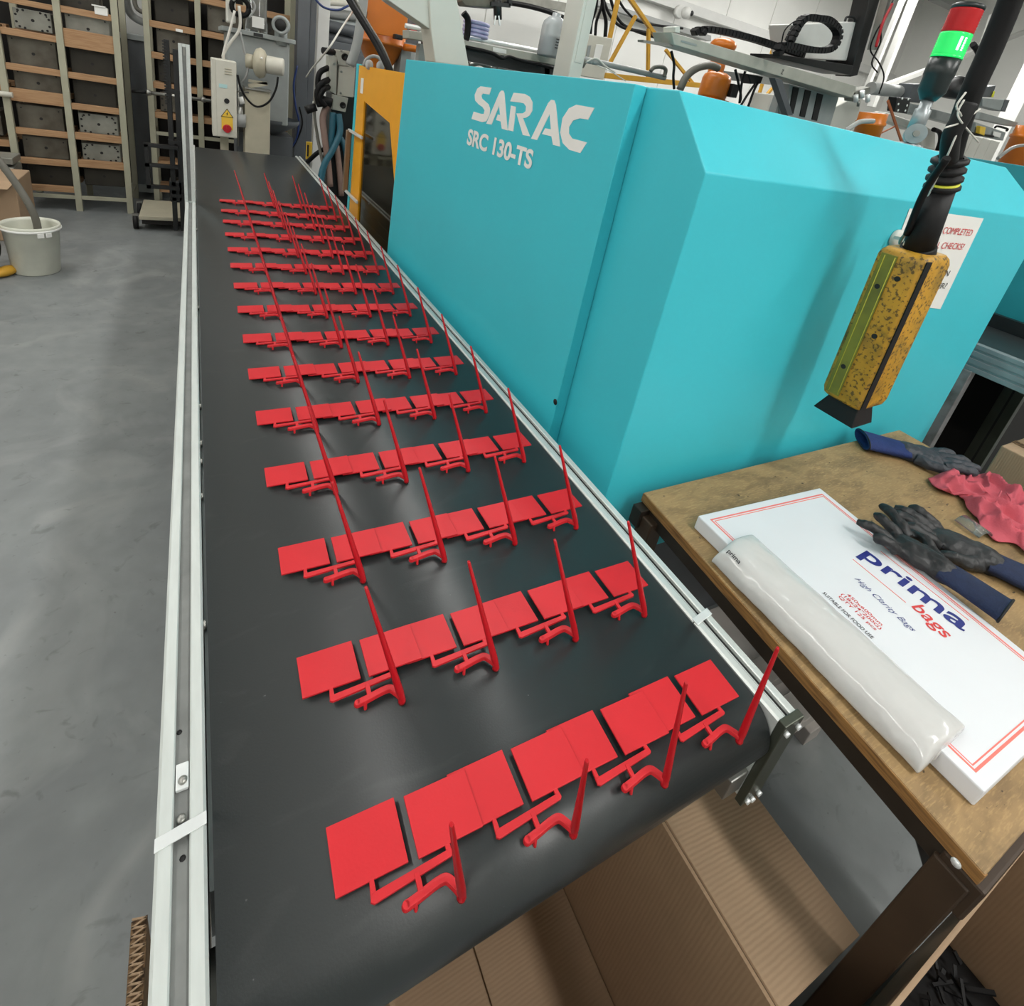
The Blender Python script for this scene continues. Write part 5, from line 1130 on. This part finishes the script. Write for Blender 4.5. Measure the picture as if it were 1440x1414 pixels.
MB().slab([(3.307,2.62,2.055), (3.379,2.62,2.058), (3.608,2.62,1.868), (3.557,2.62,1.86)], (0, .05, 0)).build('stay', 'grey_blue', rb)
rk3 = thing('gantry_bracket', 'grey ribbed bracket below the gantry beam', 'bracket', (4.051,2.765,1.974))
MB().slab([(3.654,2.765,2.067), (4.256,2.765,2.076), (4.286,2.765,1.842), (3.77,2.765,1.845)], (0, .08, 0)).build('plate', 'grey_mid', rk3, bevel=.003)
for k in range(4):
    u = 1118 + k*16
    pass
for q_ in (((3.699,2.758,2.057), (3.764,2.758,2.058), (3.8,2.758,1.889), (3.749,2.758,1.892)), ((3.838,2.758,2.06), (3.906,2.758,2.061), (3.94,2.758,1.884), (3.879,2.758,1.885)), ((3.985,2.758,2.059), (4.055,2.758,2.06), (4.094,2.758,1.88), (4.03,2.758,1.881))):
    MB().slab(q_, (0, .03, 0)).build('slot', 'slot_dark', rk3)
wm = thing('white_machine_part', 'pale machine housings under the gantry beam', 'housing', (4.457,3.4,1.972))
MB().slab([(4.339,3.4,2.058), (4.581,3.4,2.049), (4.655,3.4,1.892), (4.316,3.4,1.893)], (0, .2, 0)).build('housing', 'off_white', wm, bevel=.01)
MB().slab([(5.083,3.3,2.073), (5.418,3.3,2.247), (5.514,3.3,1.878), (5.113,3.3,1.866)], (0, .2, 0)).build('housing', 'off_white', wm, bevel=.01)
MB().slab([(3.91,3.6,2.156), (5.361,3.6,2.292), (5.401,3.6,2.234), (3.94,3.6,2.094)], (0, .1, 0)).build('rail', 'hose_light', wm)
# drag chain: links along a path
def chain(mb_path, w_, name, parent, m='black_rubber'):
    pts = spline(mb_path, 8); L_ = 0; last = pts[0]; out = MB(); step = .03
    acc = 0
    for p in pts[1:]:
        seg = (p - last).length
        while acc + seg >= step:
            t = (step - acc)/seg; nxt = last.lerp(p, t); d = (nxt - last).normalized() if (nxt-last).length > 1e-6 else (p-last).normalized()
            up = Vector((-d.z, 0, d.x)); out.bar(nxt - d*.012, nxt + d*.012, .05, w_, up=up)
            out.bar(nxt - d*.016, nxt + d*.016, .035, w_*.7, up=up)
            last = nxt; seg = (p - last).length; acc = 0
        acc += seg; last = p
    o = out.build(name, m, parent, clean=False); o['kind'] = 'stuff'; return o
dc = thing('drag_chain', 'long black drag chain lying on the gantry beam', 'drag chain', (2.911,2.7,2.208))
chain([(2.558,2.68,2.158), (2.585,2.68,2.19), (2.648,2.68,2.21), (2.814,2.68,2.228), (3.072,2.68,2.24), (3.356,2.68,2.241), (3.585,2.68,2.24)], .034, 'links', dc)
chain([(2.601,2.66,2.159), (2.621,2.66,2.197), (2.674,2.66,2.212)], .03, 'links', dc)
dc2 = thing('drag_chain', 'looped black drag chain on the white robot head', 'drag chain', (3.346,2.5,2.314))
chain([(3.168,2.5,2.232), (3.221,2.5,2.375), (3.357,2.5,2.411), (3.471,2.5,2.419), (3.589,2.5,2.383), (3.604,2.5,2.315), (3.541,2.5,2.27), (3.392,2.5,2.242), (3.122,2.5,2.215), (3.118,2.5,2.151)], .036, 'links', dc2)
for k in range(3): MB().curve([(3.083,2.48,2.223), (3.077,2.48,2.291), (3.138,2.48,2.35), (3.208,2.48,2.372)], .004, 6).curve([(3.122,2.47,2.215), (3.113,2.47,2.276), (3.15,2.47,2.329), (3.191,2.47,2.353)], .004, 6).build('wire', 'cable_black', dc2) if k == 0 else None
rh = thing('robot_carriage', 'white robot carriage housing on the gantry beam', 'robot', (3.884,2.7,2.331))
MB().slab([(3.437,2.72,2.4), (4.154,2.72,2.565), (4.187,2.72,2.312), (3.577,2.72,2.22)], (0, .2, 0)).build('housing', 'white_paint', rh, bevel=.008)
MB().slab([(4.123,2.7,2.558), (4.208,2.7,2.567), (4.269,2.7,2.318), (4.119,2.7,2.272), (4.15,2.7,2.315)], (0, .2, 0)).build('motor_cover', 'black_metal', rh, bevel=.006)
MB().curve([(3.939,2.72,2.52), (3.945,2.72,2.548), (4.015,2.72,2.558), (4.045,2.72,2.542)], .008, 8).build('lift_handle', 'black_metal', rh)
MB().slab([(3.259,2.62,2.19), (4.059,2.62,2.265), (4.07,2.62,2.201), (3.272,2.62,2.167)], (0, .22, 0)).build('carriage', 'black_metal', rh, bevel=.004)
MB().slab([(4.016,2.66,2.708), (4.13,2.66,2.733), (4.213,2.66,2.224), (4.138,2.66,2.201)], (0, .12, 0)).build('vertical_arm', 'black_metal', rh, bevel=.004)
MB().bar((4.097,2.6,2.723), (4.167,2.6,2.386), .03, .05).build('arm_rail', 'steel', rh)
MB().curve([(4.11,2.58,2.682), (4.138,2.58,2.581), (4.105,2.58,2.486), (4.119,2.58,2.377), (4.272,2.58,2.323), (4.398,2.58,2.25), (4.421,2.58,2.136)], .005, 6).curve([(4.124,2.56,2.684), (4.108,2.56,2.526), (4.166,2.56,2.432), (4.158,2.56,2.303), (4.268,2.56,2.257)], .005, 6).build('wire', 'cable_black', rh)
MB().curve([(4.115,2.55,2.661), (4.092,2.55,2.557), (4.104,2.55,2.464), (4.121,2.55,2.396)], .009, 6).build('red_wires', 'red_knob', rh)
gj = thing('robot_gripper', 'steel pneumatic gripper at the lower end of the robot arm', 'gripper', (4.269,2.6,2.121))
MB().slab([(4.143,2.6,2.102), (4.319,2.6,2.168), (4.345,2.6,2.134), (4.202,2.6,2.045)], (0, .08, 0)).build('frame', 'mould_light', gj, bevel=.004)
for q_ in ((4.155,2.58,2.087), (4.208,2.58,2.123), (4.292,2.58,2.108)): MB().cyl(q_, V(q_)+V(.03,0,-.04), .016, n=12).build('cylinder', 'steel_bright', gj)
MB().cyl((4.245,2.6,2.061), (4.262,2.6,2.026), .01).build('rod', 'steel', gj)
# orange injection unit parts
o1 = thing('orange_unit', 'orange round housing with grey hose below the gantry beam', 'machine part', (3.371,3.2,1.958))
c_ = V((3.413,3.2,1.899)); MB().lathe([(0, 0), (.10, 0), (.105, .02), (.105, .13), (.095, .16), (.06, .18), (0, .185)], c_, 28).build('housing', 'orange_paint', o1)
MB().box((c_.x-.1, c_.y-.1, c_.z-.3), (c_.x+.09, c_.y+.1, c_.z)).build('base', 'orange_paint', o1, bevel=.004)
MB().curve([(2.984,3.1,1.899), (3.01,3.1,1.987), (3.086,3.1,2.055), (3.199,3.1,2.094), (3.289,3.1,2.091)], .026, 10).build('hose', 'hose_grey', o1)
MB().box((c_.x+.06, c_.y-.12, c_.z+.03), (c_.x+.13, c_.y-.06, c_.z+.12)).build('connector', 'black_metal', o1, bevel=.004)
o1b = thing('orange_unit', 'orange dome cap seen above the gantry beam', 'machine part', (3.584,3.4,2.302))
MB().ell((3.589,3.4,2.293), (.10, .10, .055)).build('dome', 'orange_paint', o1b)
MB().cyl(V((3.589,3.4,2.293))+V(0,0,-.35), V((3.589,3.4,2.293))+V(0,0,-.01), .06).build('neck', 'orange_paint', o1b)
cbb = thing('hanging_cables', 'tangle of thin black cables hanging below the gantry beam', 'cables', (3.097,2.7,1.972))
for pts in ([(3.015,2.7,2.052), (3.074,2.7,1.99), (3.14,2.7,1.913), (3.148,2.7,1.87)], [(3.108,2.7,2.059), (3.112,2.7,1.983), (3.148,2.7,1.87)], [(3.236,2.7,2.003), (3.2,2.7,1.936), (3.168,2.7,1.86)], [(3.283,2.72,2.019), (3.269,2.72,1.963), (3.263,2.72,1.863)], [(2.452,2.7,2.054), (2.499,2.7,1.993), (2.52,2.7,1.926), (2.552,2.7,1.863)]):
    MB().curve(pts, .008, 6).build('cable', 'cable_black', cbb)
MB().slab([(3.165,2.72,2.051), (3.319,2.72,2.06), (3.314,2.72,2.015), (3.22,2.72,1.999)], (0, .08, 0)).build('connector', 'black_metal', cbb, bevel=.006)
o2 = thing('orange_unit', 'orange round housing left of the signal tower', 'machine part', (3.873,2.2,1.871))
c_ = V((3.811,2.2,1.845)); 
MB().lathe([(0, -.16), (.075, -.16), (.080, .035), (.088, .04), (.088, .055), (.082, .06), (.082, .11), (0, .11)], c_, 28, axis=(-.12, 0, 1)).build('housing', 'orange_paint', o2)
MB().curve([(3.254,2,1.8), (3.305,2,1.837), (3.362,2,1.866), (3.479,2,1.885)], .014, 10).build('hose', 'hose_light', o2)
MB().bar((3.893,2.2,2.043), (4.249,2.2,1.828), .008, .016).bar((3.964,2.2,1.851), (4.096,2.2,1.913), .008).build('guard_strut', 'copper', o2)
# white roof stays and struts at the top right
ws = thing('white_strut_frame', 'white steel posts and struts behind the signal tower', 'frame', (8.824,5.2,3.307))
for (a_, b_2, w_) in (((8.821,5.2,4.196), (8.846,5.2,2.44), .09), ((8.666,5.25,4.163), (8.636,5.25,2.504), .06), ((8.91,5.2,2.729), (9.832,5.2,3.103), .07), ((9.832,5.2,3.103), (12.244,5.2,4.13), .07), ((11.161,5.2,3.547), (11.008,5.2,4.136), .05)):
    MB().bar(a_, b_2, w_).build('strut', 'white_paint', ws, bevel=.003)
rl3 = struct(MB().slab([(11.647,6.4,4.532), (15.964,6.4,4.59), (15.725,6.4,4.765), (11.505,6.4,4.678)], (0, .2, 0)).build('trim_3', 'hose_light'))
r2 = thing('rear_robot', 'pale robot arm with black joint behind the signal tower', 'robot', (5.608,2.9,2.189))
MB().cyl((4.991,3,2.238), (5.603,3,2.295), .05, n=16).build('arm', 'hose_light', r2)
MB().slab([(5.401,2.9,2.344), (5.566,2.9,2.371), (5.652,2.9,2.224), (5.423,2.9,2.213)], (0, .12, 0)).build('joint', 'grey_blue', r2, bevel=.005)
MB().slab([(4.516,2.5,2.135), (4.708,2.5,2.155), (4.739,2.5,2.05), (4.567,2.5,2.041)], (0, .06, 0)).build('black_block', 'black_metal', r2, bevel=.004)
for u in range(3):
    pass
for q_ in ((4.571,2.49,2.135), (4.652,2.49,2.142), (4.552,2.49,2.093), (4.669,2.49,2.101), (4.581,2.49,2.054), (4.675,2.49,2.065)): MB().cyl(q_, V(q_)+V(0,-.004,0), .008, n=8).build('screw', 'label_white', r2)
MB().slab([(5.493,2.9,2.201), (6.479,2.9,2.222), (6.536,2.9,2.14), (5.499,2.9,2.126)], (0, .12, 0)).build('beam', 'grey_mid', r2, bevel=.004)
MB().slab([(5.459,3.05,2.105), (5.937,3.05,2.092), (6.007,3.05,2.013), (5.465,3.05,2.04)], (0, .12, 0)).build('housing', 'off_white', r2, bevel=.01)
MB().slab([(6.077,3,2.079), (6.3,3,2.044), (6.448,3,1.89), (6.165,3,1.897)], (0, .12, 0)).build('housing', 'off_white', r2, bevel=.01)
MB().curve([(6.031,2.9,2.051), (6.161,2.9,2.04), (6.24,2.9,1.973), (6.262,2.9,1.885)], .02, 8).build('hose', 'cable_black', r2)
MB().lathe([(0, -.06), (.075, -.06), (.085, 0), (.07, .08), (.04, .10), (0, .10)], (5.274,2.5,2.303), 20).build('motor', 'black_metal', r2)
MB().slab([(5.333,2.5,2.359), (5.73,2.5,2.403), (5.852,2.5,2.433), (5.876,2.5,2.344), (5.417,2.5,2.279)], (0, .12, 0)).build('motor_cover', 'grey_blue', r2, bevel=.006)
MB().slab([(5.824,2.49,2.384), (5.847,2.49,2.388), (5.864,2.49,2.343), (5.837,2.49,2.339)], (0, -.004, 0)).build('yellow_mark', 'tape_yellow', r2)
MB().curve([(5.005,2.4,2.585), (5.139,2.4,2.548), (5.21,2.4,2.462), (5.195,2.4,2.343)], .02, 8).build('hose', 'cable_black', r2)
MB().curve([(5.339,2.4,2.937), (5.196,2.4,2.831), (5.2,2.4,2.704), (5.274,2.4,2.523), (5.307,2.4,2.351)], .014, 8).build('hose', 'cable_black', r2)
r3 = thing('white_robot_arm', 'grey white arm block right of the pendant cable', 'robot', (5.74,2.4,2.285))
MB().slab([(5.496,2.4,2.289), (5.93,2.4,2.339), (5.945,2.4,2.248), (5.557,2.4,2.235)], (0, .1, 0)).build('block', 'grey_mid', r3, bevel=.004)
MB().slab([(5.858,2.395,2.331), (5.937,2.395,2.34), (5.958,2.395,2.249), (5.882,2.395,2.244)], (0, .1, 0)).build('end_plate', 'grey_blue', r3, bevel=.002)
MB().slab([(6.046,2.6,2.236), (6.817,2.6,2.253), (6.777,2.6,2.21), (6.05,2.6,2.184)], (0, .1, 0)).build('beam', 'grey_mid', r3)
MB().slab([(5.567,2.4,2.114), (6.157,2.4,2.107), (6.182,2.4,2.04), (5.634,2.4,2.03)], (0, .06, 0)).build('control_panel', 'grey_mid', r3, bevel=.004)
MB().slab([(5.901,2.39,2.087), (6.046,2.39,2.089), (6.061,2.39,2.053), (5.922,2.39,2.051)], (0, -.005, 0)).build('label', 'label_white', r3, bevel=.002)
MB().slab([(5.582,2.39,2.09), (5.679,2.39,2.092), (5.721,2.39,2.031), (5.622,2.39,2.035)], (0, -.03, 0)).build('yellow_part', 'yellow_label', r3, bevel=.004)
MB().curve([(5.516,2.38,2.023), (5.636,2.38,2.027), (5.776,2.38,2.039), (5.915,2.38,2.045)], .010, 8).curve([(5.876,2.38,2.114), (5.911,2.38,2.129), (6.095,2.38,2.131), (6.099,2.38,2.114)], .009, 8).build('cable', 'cable_black', r3)
wb2 = thing('white_drum', 'pale ribbed housing behind the pendant cable', 'housing', (8.451,3.4,2.021))
for k in range(4):
    pass
for a_, b_2 in (((7.764,3.4,2.161), (7.988,3.4,2.165)), ((7.999,3.4,2.165), (8.219,3.4,2.17)), ((8.23,3.4,2.17), (8.458,3.4,2.175)), ((8.469,3.4,2.175), (8.705,3.4,2.18))):
    a_ = V(a_); b_2 = V(b_2); MB().box((a_.x, 3.4, 0), (b_2.x, 3.6, b_2.z)).build('rib_panel', 'off_white', wb2, bevel=.006)
o3 = thing('orange_unit', 'orange housing at the right picture edge', 'machine part', (7.022,2.6,1.995))
c_ = V((6.812,2.5,2.076)); MB().lathe([(0, -.3), (.10, -.3), (.10, .04), (.112, .045), (.112, .07), (.10, .075), (.10, .15), (0, .15)], c_, 28).build('housing', 'orange_paint', o3)
MB().curve([(5.984,2.3,1.883), (6.069,2.3,1.95), (6.174,2.3,2.002), (6.357,2.3,2.041)], .014, 8).build('hose', 'hose_light', o3)
wcr = thing('white_column', 'white column at the upper right picture edge', 'column', (9.186,3.6,2.646))
MB().box(((9.316,3.6,2.578)[0], 3.6, 0), ((9.86,3.6,2.655)[0], 3.8, 4.4)).build('column', 'white_paint', wcr, bevel=.003)

for o_, x_, y_, z_ in ((rp2, (1.519,4.6,1.904)[0], 4.62, (1.519,4.6,1.904)[2]), (jk, (1.893,3.8,1.845)[0], 3.82, (1.893,3.8,1.845)[2]), (wm, (4.488,3.4,1.917)[0], 3.45, (4.488,3.4,1.917)[2]), (wm, (5.524,3.4,1.932)[0], 3.4, (5.524,3.4,1.932)[2]), (bm2, (1.209,3.4,1.854)[0], 3.46, (1.209,3.4,1.854)[2]), (bm2, (2.113,3.4,1.899)[0], 3.46, (2.113,3.4,1.899)[2]), (rb, (3.749,2.6,2.048)[0], 2.68, (3.901,2.6,2.072)[2]), (r2, (5.868,2.95,2.161)[0], 3.0, (5.868,2.95,2.161)[2]), (r3, (5.855,2.45,2.184)[0]+.3, 2.75, (5.855,2.45,2.184)[2])):
    MB().box((x_-.03, y_-.03 + (.2 if o_ is rb else 0), 0), (x_+.03, y_+.03+ (.2 if o_ is rb else 0), z_-.01)).build('stand', 'grey_mid', o_)

# ---------------------------------------------------------------- second cell to the right
m2 = thing('moulding_machine', 'second turquoise machine at the right edge behind the first', 'machine', (4.0, 2.6, 0))
MB().box((3.3, .78, .98), (5.0, 2.0, 1.765)).build('guard', 'turquoise_dark', m2, bevel=.003)
MB().box((3.32, .8, 0), (4.98, 1.98, .979)).build('machine_base', 'dark_void', m2)
MB().box((3.292, .78, .98), (3.30, 1.02, 1.70)).build('door_panel', 'turquoise_dark', m2, bevel=.002)
c2v = thing('belt_conveyor', 'second conveyor with aluminium side rail right of the machine', 'conveyor', (2.9, 1.2, 0))
poly = [(2.62, .995), (2.62, 1.0)] 
zr_ = 1.085
pf = [(2.62, zr_-.105), (2.62, zr_-.088), (2.624, zr_-.086), (2.624, zr_-.078), (2.62, zr_-.076), (2.62, zr_-.058), (2.624, zr_-.056), (2.624, zr_-.048), (2.62, zr_-.046), (2.62, zr_-.028), (2.624, zr_-.026), (2.624, zr_-.018), (2.62, zr_-.016), (2.62, zr_), (2.66, zr_), (2.66, zr_-.105)]
MB().prism(pf, 'y', .3, 3.2).build('side_rail', 'zinc', c2v)
MB().box((2.6605, .3, zr_-.09), (3.22, 3.2, zr_-.03)).build('belt', 'belt', c2v)
MB().prism([(3.225, zr_-.105), (3.225, zr_+.03), (3.265, zr_+.03), (3.265, zr_-.105)], 'y', .3, 3.2).build('side_rail', 'black_metal', c2v)
for (x, y) in ((2.64, .795), (3.24, .76), (3.24, 3.0), (2.64, 3.0)):
    MB().box((x-.022, y-.038, 0), (x+.022, y+.038, zr_-.106)).build('leg', 'end_plate' if x > 3 else 'aluminium_dirty', c2v, bevel=.002)
    MB().box((x-.023, y-.004, .05), (x-.0222, y+.004, zr_-.11)).build('slot', 'slot_dark', c2v)
MB().box((2.66, .5, .45), (3.2, .53, .49)).box((2.66, .86, .30), (3.2, .89, .34)).build('cross_bar', 'black_metal', c2v)
dkk = thing('dark_equipment', 'dark equipment with hoses in the shade under the second conveyor', 'equipment', (3.0, 1.2, 0))
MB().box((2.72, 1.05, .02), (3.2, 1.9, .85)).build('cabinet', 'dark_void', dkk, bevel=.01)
MB().curve([(3.507,1,0.335), (3.699,1,0.283), (3.906,1,0.226), (4.052,1,0.211)], .018, 8).build('hose', 'steel', dkk)
MB().curve([(3.541,0.98,0.287), (3.787,0.98,0.192), (3.939,0.98,0.184)], .022, 8).build('hose', 'cable_black', dkk)
MB().curve([(3.377,1,0.68), (3.648,1,0.537), (3.679,1,0.345), (3.565,1,0.292)], .008, 8).build('cable', 'cable_black', dkk)
MB().ell((4.077,1.02,0.286), (.006, .006, .006), 8, 6).build('led', 'led_red', dkk)

# things under the bench and machine edge
pl_ = thing('pallet_board', 'grey wooden board lying on the floor between belt and bench', 'board', (1.65, .55, 0))
MB().box((1.50, .50, .06), (2.3, .58, .10)).build('board', 'pallet_grey', pl_, bevel=.003)
MB().box((1.50, .38, .06), (2.3, .46, .10)).build('board', 'pallet_grey', pl_, bevel=.003)
for x in (1.56, 2.2): MB().box((x, .36, 0), (x+.07, .59, .059)).build('bearer', 'pallet_grey', pl_, bevel=.003)
ml = thing('steel_drip_tray', 'grey steel tray on the floor under the machine corner', 'tray', (1.5, .9, 0))
MB().box((1.40, .61, .001), (2.0, .815, .012)).build('tray', 'pallet_grey', ml, bevel=.002)
MB().box((1.40, .61, .0125), (1.41, .815, .04)).build('rim', 'pallet_grey', ml)
